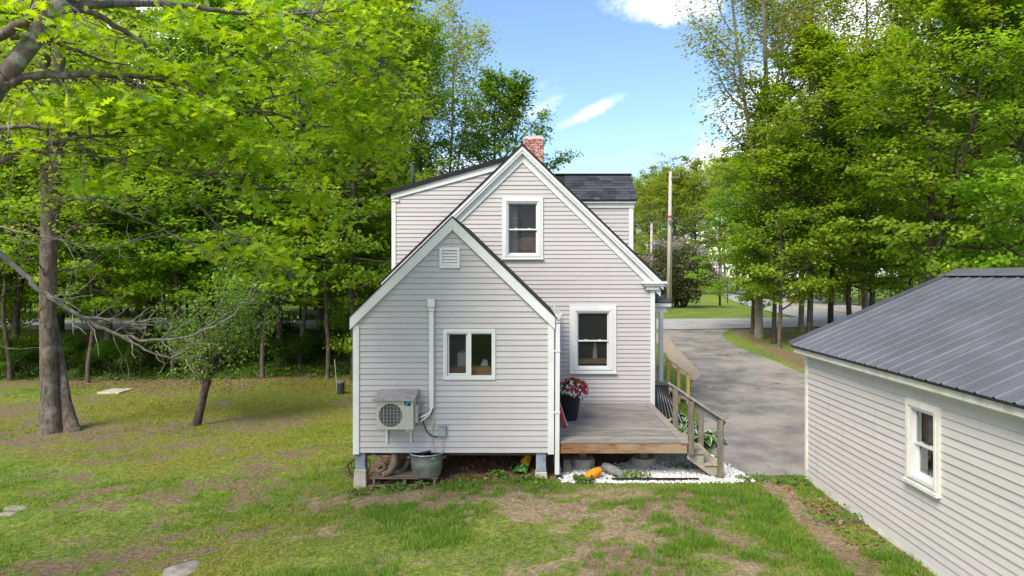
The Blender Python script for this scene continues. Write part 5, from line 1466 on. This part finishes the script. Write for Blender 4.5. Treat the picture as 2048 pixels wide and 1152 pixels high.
# --- across the road and far right
rg = random.Random(3)
G2 = 'trees beyond the road'
FT = [(1300, 95, 'spring1', 1.05), (1345, 88, 'spring1', 1.0), (1395, 92, 'spring1', 1.12), (1440, 105, 'spring1', 1.3), (1265, 110, 'spring1', 1.1), (1370, 120, 'maple1', 1.3), (1320, 125, 'maple2', 1.2),
      (1475, 112, 'maple1', 1.45), (1535, 118, 'spring1', 1.3), (1590, 96, 'spring1', 1.15), (1640, 70, 'spring1', 1.0), (1690, 64, 'maple1', 1.0), (1745, 62, 'spring1', .95), (1800, 60, 'maple2', .95),
      (1860, 54, 'spring1', .95), (1930, 50, 'maple2', .95), (2000, 46, 'spring1', .95), (2070, 44, 'maple1', .95), (1570, 75, 'young1', 1.2), (1620, 60, 'young1', 1.1), (1670, 56, 'shrub2', 1.6), (1720, 55, 'shrub1', 1.7),
      (1780, 50, 'shrub2', 1.6), (1840, 46, 'shrub1', 1.7), (1900, 43, 'shrub2', 1.6), (1970, 42, 'shrub1', 1.6), (1500, 110, 'young1', 1.4), (1450, 150, 'maple2', 1.6), (1380, 160, 'spring1', 1.6), (1300, 165, 'maple1', 1.6),
      (1560, 140, 'maple1', 1.7), (1640, 110, 'maple2', 1.0), (1810, 85, 'spring1', .9), (1250, 150, 'maple2', 1.4), (1210, 120, 'spring1', 1.0)]
for i, (px, D, kd, a) in enumerate(FT):
    plant_tree(kd, {'s': 'roadside_tree', 'm': 'maple_tree', 'y': 'young_tree', 'd': 'forest_tree'}[kd[0]] if 'shrub' not in kd else 'roadside_shrub', tx(px, D), D, a, 2.1 * i, {'s': 'yellow-green broad tree', 'm': 'mid-green maple', 'y': 'young slender tree', 'd': 'deep green tree'}[kd[0]] + ' in the wood beyond the road' if 'shrub' not in kd else 'low green shrub at the foot of the wood beyond the road', 'tree' if 'shrub' not in kd else 'shrub', G2 if 'shrub' not in kd else 'shrubs beyond the road')

# --- behind the house
plant_tree('airy2', 'sparse_tree', tx(895, 42), 42, 1.05, .3, 'slim sparse tree rising above the shed dormer', 'tree', None, 1.08)
plant_tree('round1', 'round_tree', tx(988, 40), 40, .80, 1.2, 'round dark green tree behind the chimney', 'tree', None, .98)
plant_tree('deep1', 'dark_tree', tx(838, 37), 37, .66, 2.2, 'dark green tree behind the left end of the shed dormer', 'tree', None, .86)

for j, (px, D) in enumerate(((960, 80), (1015, 88), (1070, 78), (1125, 86), (1180, 80), (1235, 84))):
    plant_tree('spring1', 'forest_tree', tx(px, D), D, .66, 1.1 * j, 'yellow-green tree beyond the lane behind the house', 'tree', 'trees hidden behind the house')
# --- left wood
G3 = 'trees of the left wood'
LT = [(708, 26.5, 'maple2', .80, .90, 'maple with thin trunk close to the left house corner'), (640, 30, 'maple1', .90, .98, 'bright maple left of the house above the bushes'), (760, 33, 'deep1', .85, .92, 'dark maple just behind the left house corner'),
      (560, 29, 'maple2', .90, .92, 'maple above the middle of the hedge bank'), (470, 31.5, 'maple1', 1.0, 1.05, 'broad maple behind the crooked apple tree'), (400, 28.2, 'deep1', .78, .86, 'dark leaning-limbed tree behind the crooked apple tree'),
      (300, 30.5, 'maple2', .95, .98, 'maple between the big double trunk and the apple tree'), (215, 28.5, 'maple1', .88, .92, 'maple right behind the big double trunk'), (120, 31, 'deep1', .9, .98, 'deep green tree behind the big double trunk'),
      (30, 28, 'maple2', .85, .9, 'maple by the left edge of the wood'), (-60, 30, 'maple1', 1.0, 1.0, 'maple cut by the left edge of the picture')]
for i, (px, D, kd, a, b, lb) in enumerate(LT):
    plant_tree(kd, 'maple_tree' if kd[0] == 'm' else 'dark_tree', tx(px, D), D, a, 1.7 * i + .9, lb, 'tree', G3, b)
i = 0
for D, pxs, ks in ((41, range(-60, 800, 95), ('maple1', 'deep1', 'airy1', 'maple2')), (54, range(-100, 900, 150), ('maple1', 'spring1', 'maple2')), (70, range(-150, 1100, 180), ('maple2', 'spring1')), (92, range(-150, 1250, 130), ('spring1', 'maple1', 'deep1'))):
    for px in pxs:
        i += 1; kd = ks[i % len(ks)]
        sc_ = {41: .85, 54: .95, 70: 1.0, 92: 1.0}[D] * rg.uniform(.85, 1.1)
        if px > 800: sc_ *= .8
        if D == 92 and px > 780: sc_ *= .72
        plant_tree(kd, 'forest_tree', tx(px + rg.uniform(-30, 30), D), D + rg.uniform(-3, 4), sc_, rg.uniform(0, 6.28), {'s': 'yellow-green broad tree', 'm': 'mid-green maple', 'a': 'sparse pale-stemmed tree', 'd': 'deep green tree'}[kd[0]] + {41: ' in the first row behind the left lane', 54: ' in the second row behind the left lane', 70: ' deep in the left wood', 92: ' at the far end of the left wood'}[D], 'tree', 'forest behind the lane')
for px, D, kd, a in [(p, 27.0 + 1.5 * min(1, max(0, (p - 250) / 400)) + rg.uniform(.2, 1.5), rg.choice(('shrub1', 'shrub2', 'shrub1')), rg.uniform(.34, .54)) for p in range(-40, 760, 20)]:
    plant_tree(kd, 'hedge_shrub', tx(px, D), D, a, rg.uniform(0, 6.28), 'dark green shrub in the bank along the back of the lawn', 'shrub', 'shrubs along the back of the lawn', None, 'foliage')
for px, D, a in [(p, rg.uniform(39, 43), rg.uniform(.9, 1.4)) for p in range(-60, 800, 60)]:
    plant_tree('shrub2', 'lane_shrub', tx(px, D), D, a, rg.uniform(0, 6.28), 'green shrub on the far side of the lane', 'shrub', 'shrubs beyond the lane', None, 'foliage')

for j, (px, D, a) in enumerate([(20, 29, .8), (735, 28, .85), (760, 31, 1.1), (-30, 31, 1.0), (690, 30, .6)]):
    plant_tree('under1', 'understory_tree', tx(px, D), D, a, rg.uniform(0, 6.28), ('low bright sapling at the left edge behind the double trunk', 'low sapling beside the left wall of the house', 'taller sapling behind the left wall of the house', 'bright sapling cut by the left edge of the picture', 'smallest sapling on the bank near the capped pipe')[j], 'tree', 'saplings on the bank')
for px, D, a, lb in ((20, 27, .9, 'young maple at the far left behind the double trunk'), (175, 26.5, .85, 'young maple just right of the double trunk'), (265, 29, 1.0, 'slender young maple midway to the apple tree'), (345, 27.5, .9, 'young maple behind the left side of the apple tree'),
                     (440, 29, 1.05, 'young maple behind the apple tree crown'), (525, 27.3, .9, 'young maple right of the apple tree'), (600, 29, 1.0, 'young maple above the dark hedge bank'), (655, 27, .85, 'young maple near the capped pipe'), (740, 29.5, 1.0, 'young maple half hidden by the left house wall')):
    plant_tree('mid1', 'young_maple', tx(px, D), D, a, rg.uniform(0, 6.28), lb, 'tree', 'young maples at the edge of the left wood')
for j in range(26):
    D = rg.uniform(39, 50); px = -60 + j * 33 + rg.uniform(-12, 12)
    plant_tree('under1', 'understory_tree', tx(px, D), D, rg.uniform(.9, 1.5), rg.uniform(0, 6.28), 'bright low sapling on the far side of the left lane', 'tree', 'saplings beyond the lane')
# --- big double trunk on the left lawn
bt = thing('double_trunk_tree', 'tall grey double-trunked tree standing on the left lawn', 'tree', (-12.2, 18, Hs(-12.2, 18)))
rng = np.random.default_rng(77); sk = Skel()
g0 = Hs(-12.2, 18)
def pxline(pts, rads, k, jit=0.):
    P = np.array([tuple(at(*p)) for p in pts]); sk.add(P, rads, k); return P
D0 = 18.0
pxline([(104, 885, D0), (104, 858, D0), (101, 800, D0), (97, 720, D0), (96, 620, D0), (97, 520, D0), (100, 430, D0), (97, 380, D0), (92, 300, D0), (87, 200, D0 + .1), (90, 100, D0 + .2), (86, -20, D0 + .2), (92, -160, D0 + .3)],
       [.42, .31, .22, .195, .19, .195, .20, .17, .15, .14, .14, .12, .06], 14)
pxline([(150, 886, D0 + .05), (142, 855, D0 + .1), (132, 805, D0 + .15), (124, 745, D0 + .2), (115, 685, D0 + .25), (105, 610, D0 + .2)], [.34, .19, .13, .11, .09, .05], 12)
pxline([(102, 450, D0), (108, 400, D0), (112, 340, D0 - .1), (112, 250, D0 - .1), (116, 150, D0 - .1), (124, 60, D0), (140, -30, D0), (150, -160, D0)], [.16, .17, .155, .15, .14, .12, .10, .05], 12)
tw = []
for a, b, r in (((100, 470), (20, 420), .05), ((104, 400), (190, 340), .05), ((92, 330), (-20, 260), .05), ((114, 300), (200, 225), .05), ((108, 480), (170, 440), .03), ((98, 560), (50, 520), .025), ((100, 250), (10, 190), .045), ((118, 200), (230, 110), .045),
                ((95, 600), (60, 640), .02), ((104, 420), (160, 395), .04), ((90, 180), (0, 90), .04), ((120, 120), (230, 40), .04), ((104, 545), (200, 520), .03), ((98, 500), (15, 470), .03)):
    p0 = np.array(tuple(at(a[0], a[1], D0))); p1 = np.array(tuple(at(b[0], b[1], D0 + rng.uniform(-2.5, 1))))
    q = np.linspace(0, 1, 8)[:, None]; P = p0 * (1 - q) + p1 * q + np.cumsum(rng.normal(size=(8, 3)) * .07, 0) * q
    sk.add(P, np.linspace(r, .008, 8), 6)
    for k in range(5):
        s0 = P[rng.integers(2, 8)]; e = grow(rng, s0, (p1 - p0) * .6 + rng.normal(size=3) * .8, rng.uniform(.5, 1.4), 5, .25, .02)
        sk.add(e, np.linspace(.012, .003, 6), 4)
        if a[1] < 420: tw.append(e)
link(bpy.data.objects.new('trunk', sk.mesh('trunk', 'bark')), bt)
pts = np.concatenate([e[2:] for e in tw]); m = 5200
c = pts[rng.integers(0, len(pts), m)] + rng.normal(size=(m, 3)) * np.array([.42, .42, .2])
leaf_object('crown', c, np.array([0, 0, .8]) + rng.normal(size=(m, 3)) * .5, rng.uniform(.10, .17, m), rng.random(m), 'spring_leaf', bt, rng)
holes = MB()

# --- crooked little apple tree
ap = thing('apple_tree', 'small crooked apple tree with twiggy sparse crown on the left lawn', 'tree', (tx(395, 18.6), 18.6, Hs(tx(395, 18.6), 18.6)))
sk = Skel(); DA = 18.6; tw = []
T = pxline([(385, 862, DA), (394, 845, DA), (402, 815, DA), (410, 780, DA), (419, 752, DA), (424, 735, DA)], [.16, .125, .10, .095, .09, .08], 10)
for tgt, r in (((365, 650), .05), ((400, 600), .05), ((450, 640), .05), ((500, 600), .045), ((520, 520), .04), ((470, 560), .04), ((330, 620), .035), ((430, 540), .035), ((560, 580), .04), ((380, 690), .03), ((480, 700), .03), ((340, 700), .03), ((540, 660), .03)):
    p0 = T[rng.integers(3, 6)]; p1 = np.array(tuple(at(tgt[0], tgt[1], DA + rng.uniform(-1.6, 1.6))))
    q = np.linspace(0, 1, 8)[:, None]; P = p0 * (1 - q) + p1 * q + np.cumsum(rng.normal(size=(8, 3)) * .06, 0) * q + np.array([0, 0, .25]) * np.sin(np.pi * q)
    sk.add(P, np.linspace(r, .009, 8), 6)
    for k in range(13):
        e = grow(rng, P[rng.integers(2, 8)], (p1 - p0) * .35 + rng.normal(size=3) * .7, rng.uniform(.4, 1.1), 5, .3, .03); sk.add(e, np.linspace(.010, .003, 6), 4); tw.append(e)
link(bpy.data.objects.new('trunk', sk.mesh('trunk', 'dark_bark')), ap)
pts = np.concatenate([e[1:] for e in tw]); m = 7500
c = pts[rng.integers(0, len(pts), m)] + rng.normal(size=(m, 3)) * .13
leaf_object('crown', c, np.array([0, 0, .7]) + rng.normal(size=(m, 3)) * .6, rng.uniform(.05, .095, m), rng.random(m), 'apple_leaf', ap, rng)

# --- foreground oak: trunk off to the left, limbs reaching across the top left
oak = thing('oak_tree', 'large oak reaching in from the left with bright lobed leaves and lichened bare limbs', 'tree', (-8.6, 7.4, Hs(-8.6, 7.4)))
rng = np.random.default_rng(5); sk = Skel(); dead = Skel()
TR = np.array([(-8.6, 7.4, -.7), (-8.5, 7.4, .2), (-7.9, 7.4, 2.2), (-6.9, 7.45, 4.0), (-6.05, 7.5, 5.2), (-5.55, 7.55, 5.95), (-5.08, 7.6, 6.62), (-4.7, 7.7, 7.4), (-4.5, 7.9, 8.6), (-4.5, 8.2, 10.5)])
sk.add(TR, [.42, .33, .22, .15, .105, .095, .09, .08, .06, .03], 14)
limbs = []
def limb(pts, r0, r1, into=sk, smooth=True, store=True):
    P = np.array([tuple(at(*p)) for p in pts])
    t = np.arange(len(P)); n = (len(P) - 1) * 3 + 1; tt = np.linspace(0, len(P) - 1, n)
    Q = np.stack([np.interp(tt, t, P[:, c]) for c in range(3)], 1)
    for _ in range(2): Q[1:-1] = (Q[:-2] + 2 * Q[1:-1] + Q[2:]) / 4
    Q[1:-1] += rng.normal(size=Q[1:-1].shape) * .012
    into.add(Q, np.linspace(r0, r1, n), 8 if r0 > .02 else 5)
    if store: limbs.append(Q)
    return Q
limb([(-90, 215, 7.45), (0, 168, 7.5), (60, 150, 7.6), (130, 146, 7.8), (230, 150, 8.1), (330, 157, 8.5), (430, 178, 9.2), (520, 200, 10)], .06, .014)
limb([(78, 40, 7.6), (120, 18, 7.6), (190, 8, 7.8), (290, 2, 8.2), (390, 12, 8.6), (490, 30, 9.0), (600, 27, 9.8), (690, 22, 10.6)], .06, .012)
limb([(120, 20, 7.6), (160, 14, 7.7), (208, 38, 7.9), (264, 76, 8.2), (320, 110, 8.5), (375, 139, 8.8), (430, 160, 9.2)], .045, .010)
limb([(20, 75, 7.5), (70, 78, 7.6), (130, 92, 7.8), (200, 120, 8.1), (260, 130, 8.4)], .035, .010)
limb([(-60, 100, 7.4), (0, 70, 7.4), (45, 45, 7.3), (100, -20, 7.2), (160, -90, 7.2)], .06, .03)
limb([(-60, 345, 7.6), (0, 320, 7.7), (80, 294, 7.9), (130, 280, 8.1), (210, 272, 8.4), (305, 252, 8.8), (400, 240, 9.3)], .034, .008)
limb([(-40, 255, 8.0), (40, 254, 8.1), (105, 258, 8.2), (160, 268, 8.4), (240, 300, 8.8)], .03, .007)
limb([(230, 150, 8.1), (280, 172, 8.3), (330, 188, 8.6), (420, 230, 9.4), (520, 216, 10.2), (600, 243, 11), (700, 262, 11.6), (780, 258, 12)], .03, .008)
limb([(430, 178, 9.2), (476, 149, 9.3), (541, 111, 9.5), (607, 59, 9.7), (652, 0, 9.9), (680, -60, 10)], .022, .008)
limb([(520, 200, 10), (600, 183, 10.5), (680, 160, 11), (760, 165, 11.6)], .018, .006)
limb([(600, 27, 9.8), (680, 60, 10.4), (740, 110, 11), (800, 150, 11.6)], .018, .006)
limb([(520, 216, 10.2), (580, 300, 10.6), (650, 340, 11), (720, 350, 11.4)], .018, .006)
limb([(300, 340, 8.6), (380, 350, 9), (450, 345, 9.6), (540, 380, 10.2)], .02, .006)
limb([(160, 300, 8.3), (250, 330, 8.7), (340, 335, 9.2)], .015, .005)
limb([(50, 300, 7.9), (30, 285, 7.8), (10, 290, 7.7)], .01, .004)
limb([(490, 30, 9), (560, 70, 9.4), (620, 100, 10), (690, 120, 10.6)], .014, .005)
limb([(380, 400, 8.6), (460, 470, 9), (540, 520, 9.6), (600, 560, 10)], .012, .005)
B1 = limb([(-60, 440, 8.0), (0, 504, 8.1), (43, 547, 8.2), (78, 582, 8.2), (108, 603, 8.3), (160, 632, 8.4), (195, 655, 8.5), (239, 671, 8.6), (304, 682, 8.7), (369, 675, 8.8), (417, 658, 8.9), (469, 632, 9), (495, 590, 9), (512, 553, 9)], .036, .005, dead, store=False)
B2 = limb([(160, 632, 8.4), (210, 640, 8.5), (260, 646, 8.6), (335, 640, 8.8)], .016, .004, dead, store=False)
B3 = limb([(239, 671, 8.6), (290, 702, 8.7), (345, 718, 8.8), (395, 712, 8.9)], .016, .004, dead, store=False)
B4 = limb([(100, 395, 8.2), (148, 393, 8.3), (236, 415, 8.5), (310, 455, 8.8), (395, 495, 9.2), (430, 525, 9.5)], .016, .005, dead, store=False)
B5 = limb([(-20, 455, 8.3), (60, 470, 8.3), (110, 480, 8.4), (220, 500, 8.6), (280, 480, 8.8)], .014, .004, dead, store=False)
B6 = limb([(0, 690, 8.4), (40, 700, 8.5), (80, 695, 8.6)], .010, .003, dead, store=False)
for Q, n in ((B1, 34), (B2, 10), (B3, 8), (B4, 14), (B5, 8)):
    for k in range(n):
        a = rng.integers(len(Q) // 4, len(Q) - 1); dl = Q[a + 1] - Q[a]; dl /= np.linalg.norm(dl)
        e = grow(rng, Q[a], dl * 1.0 + rng.normal(size=3) * .75 + np.array([0, 0, .15]), rng.uniform(.15, .75), 6, .25, .06)
        dead.add(e, np.linspace(.0085, .0025, 7), 4)
        if rng.random() < .5:
            f = grow(rng, e[3], (e[4] - e[3]) + rng.normal(size=3) * .08, rng.uniform(.1, .35), 4, .3, .05); dead.add(f, np.linspace(.005, .002, 5), 4)
LPo, LNo, LT_ = [], [], []
# bare twigs
for Q in limbs:
    for k in range(9):
        a = rng.integers(2, len(Q) - 1); e = grow(rng, Q[a], (Q[a] - Q[a - 1]) * 4 + rng.normal(size=3) * .7, rng.uniform(.3, 1.1), 6, .2, .05); sk.add(e, np.linspace(.009, .003, 7), 4)
allL = np.concatenate(limbs)
# leaf sprays: px, py, half-width, half-height, depth, number of sprays
for px, py, hw, hh, D, ns in ((190, 215, 100, 22, 7.7, 20), (320, 225, 110, 40, 8.2, 26), (420, 165, 70, 35, 8.6, 15), (420, 270, 100, 45, 8.9, 26), (280, 120, 50, 15, 8.2, 5), (480, 300, 70, 45, 9.4, 15),
                              (560, 120, 100, 60, 9.6, 20), (640, 60, 90, 50, 10.2, 22), (720, 150, 90, 70, 11, 30), (640, 220, 110, 50, 10.6, 26), (760, 240, 70, 60, 11.6, 20), (620, 320, 110, 50, 10.8, 24), (720, 320, 80, 55, 11.4, 20),
                              (720, 30, 90, 40, 11, 16), (540, 390, 90, 35, 10, 12), (30, 15, 60, 22, 7.2, 6), (25, 290, 35, 12, 7.7, 4), (470, 60, 90, 45, 9, 14), (350, 60, 60, 30, 8.4, 6), (540, 535, 75, 45, 9.4, 13), (470, 475, 60, 35, 9, 6), (160, 370, 60, 20, 8.3, 5), (300, 330, 60, 25, 8.8, 8), (140, 60, 60, 25, 7.6, 4), (660, 420, 90, 35, 11, 12), (800, 180, 30, 60, 12, 8)):
    for k in range(ns):
        c = np.array(tuple(at(px + rng.uniform(-hw, hw), py + rng.uniform(-hh, hh), D + .25 + rng.normal() * .45)))
        i0 = np.argmin(((allL - c) ** 2).sum(1) + rng.random(len(allL)) * .15); s0 = allL[i0]
        q = np.linspace(0, 1, 7)[:, None]; mid = np.array([0, 0, .10 * np.linalg.norm(c - s0)])
        P = s0 * (1 - q) + c * q + mid * np.sin(np.pi * q) + rng.normal(size=(7, 3)) * .012
        sk.add(P, np.linspace(.009, .003, 7), 4)
        hd = c - s0; hd[2] *= .3; hd /= np.linalg.norm(hd) + 1e-6
        n = rng.integers(16, 30); tt = rng.normal() * .2 + .5
        pos = c + rng.normal(size=(n, 3)) * np.array([.17, .17, .065]) + hd * rng.uniform(-.2, .12, (n, 1))
        pos[:, 2] -= .25 * ((pos - c)[:, :2] ** 2).sum(1)
        LPo.append(pos); LNo.append(np.array([0, -.15, .9]) + rng.normal(size=(n, 3)) * .42); LT_.append(np.clip(tt + rng.normal(size=n) * .3, 0, 1))
P = np.concatenate(LPo); N = np.concatenate(LNo); T_ = np.concatenate(LT_)
link(bpy.data.objects.new('trunk', sk.mesh('trunk', 'oak_bark')), oak)
link(bpy.data.objects.new('bare_limbs', dead.mesh('bare_limbs', 'dead_bark')), oak)
leaf_object('crown', P, N, rng.uniform(.085, .20, len(P)), T_, 'oak_leaf', oak, rng, 'oak', .25)

# --- lilac
lx, ly = tx(1358, 53), 53.
li = thing('lilac_bush', 'large rounded lilac bush with pale purple blossoms behind the pole', 'bush', (lx, ly, Hs(lx, ly)))
rng = np.random.default_rng(15); sk = Skel(); z0 = Hs(lx, ly)
for k in range(16):
    az = rng.uniform(0, 6.28); e = grow(rng, (lx + rng.normal() * .25, ly + rng.normal() * .25, z0 - .1), (math.cos(az) * .55, math.sin(az) * .55, 1), rng.uniform(3, 4.6), 8, .12, .02); sk.add(e, np.linspace(.07, .012, 9), 6)
link(bpy.data.objects.new('stems', sk.mesh('stems', 'dark_bark')), li)
m = 15000
d = rng.normal(size=(m, 3)); d /= np.linalg.norm(d, axis=1)[:, None]; r = 1 - .55 * rng.random(m) ** 1.6
bumps = 1 + .14 * np.sin(4 * d[:, 0] + 1) * np.sin(5 * d[:, 2]) + .10 * np.sin(9 * d[:, 0] + 4 * d[:, 2] + 2)
P = np.array([lx, ly, z0 + 2.75]) + d * (r * bumps)[:, None] * np.array([3.05, 2.4, 2.15]); P[:, 2] += rng.normal(size=m) * .1
k = P[:, 2] > z0 + .25; P, d = P[k], d[k]
leaf_object('crown', P, d * .5 + np.array([0, 0, .6]) + rng.normal(size=d.shape) * .5, rng.uniform(.12, .2, len(P)), rng.random(len(P)), 'lilac_leaf', li, rng)
bp, bd = [], []
for (px, py) in [(1292, 516), (1302, 520), (1318, 484), (1308, 488), (1350, 480), (1360, 484), (1357, 490), (1345, 494), (1366, 478), (1386, 528), (1400, 500), (1408, 502), (1412, 510), (1420, 522), (1430, 526), (1434, 535), (1436, 545), (1425, 538), (1440, 552), (1446, 560), (1428, 560), (1316, 530), (1330, 488), (1395, 498), (1404, 540)]:
    c = np.array(tuple(at(px, py, 51.6 + rng.uniform(-.4, .8)))); n = 46
    bp.append(c + rng.normal(size=(n, 3)) * np.array([.13, .13, .17])); bd.append(rng.normal(size=(n, 3)))
bp = np.concatenate(bp); bd = np.concatenate(bd)
o = leaf_object('blossom', bp, bd, rng.uniform(.08, .13, len(bp)), rng.random(len(bp)), 'lilac_bloom', li, rng); o['kind'] = 'stuff'

# ------------------------------------------------------------------ grass blades, weeds, litter
rng = np.random.default_rng(31)
def visible(x, y): return (np.abs(x + .025 * y) < .76 * y + .4)
def blades(n, xr, yr, bias, h, wd, seed, mode):
    rng = np.random.default_rng(seed)
    x = rng.uniform(*xr, n); y = yr[0] + (yr[1] - yr[0]) * rng.random(n) ** bias
    dens, dry, dirt, moss, lush = patches(x, y)
    if mode == 'grass': cl = sst(.42, .60, fbm(x, y, 3.5, 91, 3)); keep = rng.random(n) < dens * (.12 + .88 * lush) * (.25 + .75 * cl) + .03
    else: keep = rng.random(n) < dry * .9 + .12 * dens
    keep &= visible(x, y) & (x < 4.93) & ~((x > -3.1) & (x < 3.6) & (y > 12.75) & (y < 24)) & ~inside(x, y, bed) & ~inside(x, y, L + Rr)
    x, y, lush, moss = x[keep], y[keep], lush[keep], moss[keep]; n = len(x)
    k = 5
    bx = np.repeat(x, k) + rng.normal(size=n * k) * .022; by = np.repeat(y, k) + rng.normal(size=n * k) * .022
    hh = h * rng.uniform(.5, 1.3, n * k) * np.repeat(.55 + .65 * lush, k); az = rng.uniform(0, 6.28, n * k)
    lean = rng.normal(size=(n * k, 2)) * (.55 if mode == 'grass' else 1.3)
    z = H(bx, by) + .0
    b = np.stack([bx, by, z], 1); sd = np.stack([np.cos(az), np.sin(az), 0 * az], 1) * wd / 2
    tip = b + np.stack([lean[:, 0] * hh, lean[:, 1] * hh, hh * (1 if mode == 'grass' else .35)], 1)
    V = np.stack([b - sd, b + sd, tip], 1).reshape(-1, 3)
    F = np.arange(len(V)).reshape(-1, 3)
    tint = np.clip(np.repeat(.35 * (1 - lush) + .55 * moss + rng.normal(size=n) * .24 + .2, k) + rng.normal(size=n * k) * .1, 0, 1)
    return V, F, np.repeat(tint, 3)
leaf_mat('grass_blade', lin(.085, .21, .016), lin(.28, .34, .045), .4, (1.3, 1.15, .5), .5)
leaf_mat('straw', lin(.24, .17, .095), lin(.46, .36, .22), .2, (1, .9, .7), .7)
for nm, n, xr, yr, bias, h, wd, sd_, mode, mat, lb in (('lawn_grass', 210000, (-11, 5), (8.0, 19), 1.3, .068, .011, 1, 'grass', 'grass_blade', 'patchy green lawn grass'), ('dry_thatch', 42000, (-8, 5), (8.0, 14), 1.2, .075, .007, 2, 'dry', 'straw', 'dry straw thatch in the worn lawn'),
                                                       ('far_grass', 45000, (-19, -3), (17, 29), 1.0, .075, .018, 3, 'grass', 'grass_blade', 'mossy grass of the far lawn')):
    V, F, t = blades(n, xr, yr, bias, h, wd, sd_, mode)
    me = np_mesh(nm, V, F, mat, dict(tint=t)); tag(link(bpy.data.objects.new(nm, me)), lb, 'grass', None, 'stuff')
# leaf litter under the addition and along the bank
n = 5200
x = np.concatenate([rng.uniform(-3.1, .4, 1900), rng.uniform(-17, -4, 1800), rng.uniform(4.3, 4.95, 300), rng.uniform(-8, 4, 1200)]); y = np.concatenate([12.4 + 2.2 * rng.random(1900) ** 1.3, rng.normal(25.8, 1.0, 1800), rng.uniform(7, 12.5, 300), rng.uniform(8.3, 13, 1200)])
z = H(x, y) + .015
leaf_object('leaf_litter', np.stack([x, y, z], 1), np.array([0, 0, 1.]) + rng.normal(size=(n, 3)) * .35, np.concatenate([rng.uniform(.05, .10, 4000), rng.uniform(.015, .04, 1200)]), rng.random(n), 'dead_leaf', None, rng)
tag(bpy.data.objects['leaf_litter'], 'scattered brown dead leaves under the addition and along the bank', 'leaves', None, 'stuff')
# broad weeds at the foot of the posts and bed
wx, wy = [], []
for cx_, cy_, n_, r_ in ((-.62, 12.72, 10, .12), (-2.35, 12.3, 12, .25), (-2.0, 12.3, 10, .2), (.0, 12.45, 14, .3), (1.75, 12.75, 16, .3), (1.95, 12.6, 12, .2), (2.9, 13.2, 10, .25), (.85, 12.45, 8, .1), (.95, 12.38, 20, .15), (-1.2, 12.3, 12, .5), (3.9, 12.5, 12, .3), (4.6, 12.3, 14, .3), (4.7, 10.5, 16, .5), (-3.0, 12.2, 12, .2)):
    wx.append(cx_ + rng.normal(size=n_ * 5) * r_ * .6); wy.append(cy_ + rng.normal(size=n_ * 5) * r_ * .35)
wx = np.concatenate(wx); wy = np.concatenate(wy); n = len(wx)
leaf_object('weeds', np.stack([wx, wy, H(wx, wy) + rng.uniform(.02, .11, n)], 1), np.array([0, -.3, .7]) + rng.normal(size=(n, 3)) * .5, rng.uniform(.04, .10, n), rng.random(n), 'weed_leaf', None, rng)
tag(bpy.data.objects['weeds'], 'low broad-leaved weeds along the foundation and stones', 'weeds', None, 'stuff')
# verge under the trees and along the lane: rough ground cover
x = rng.uniform(-24, -3, 9000); y = rng.uniform(27.0, 30.4, 9000) + 1.2 * sst(-13, -6, x) * rng.random(9000)
leaf_object('bank_undergrowth', np.stack([x, y, H(x, y) + rng.random(9000) ** 2 * .35], 1), np.array([0, -.2, .8]) + rng.normal(size=(9000, 3)) * .5, rng.uniform(.08, .18, 9000), rng.random(9000) * .8, 'shrub_leaf', None, rng)
tag(bpy.data.objects['bank_undergrowth'], 'dark leafy undergrowth covering the bank below the lane', 'undergrowth', None, 'stuff')
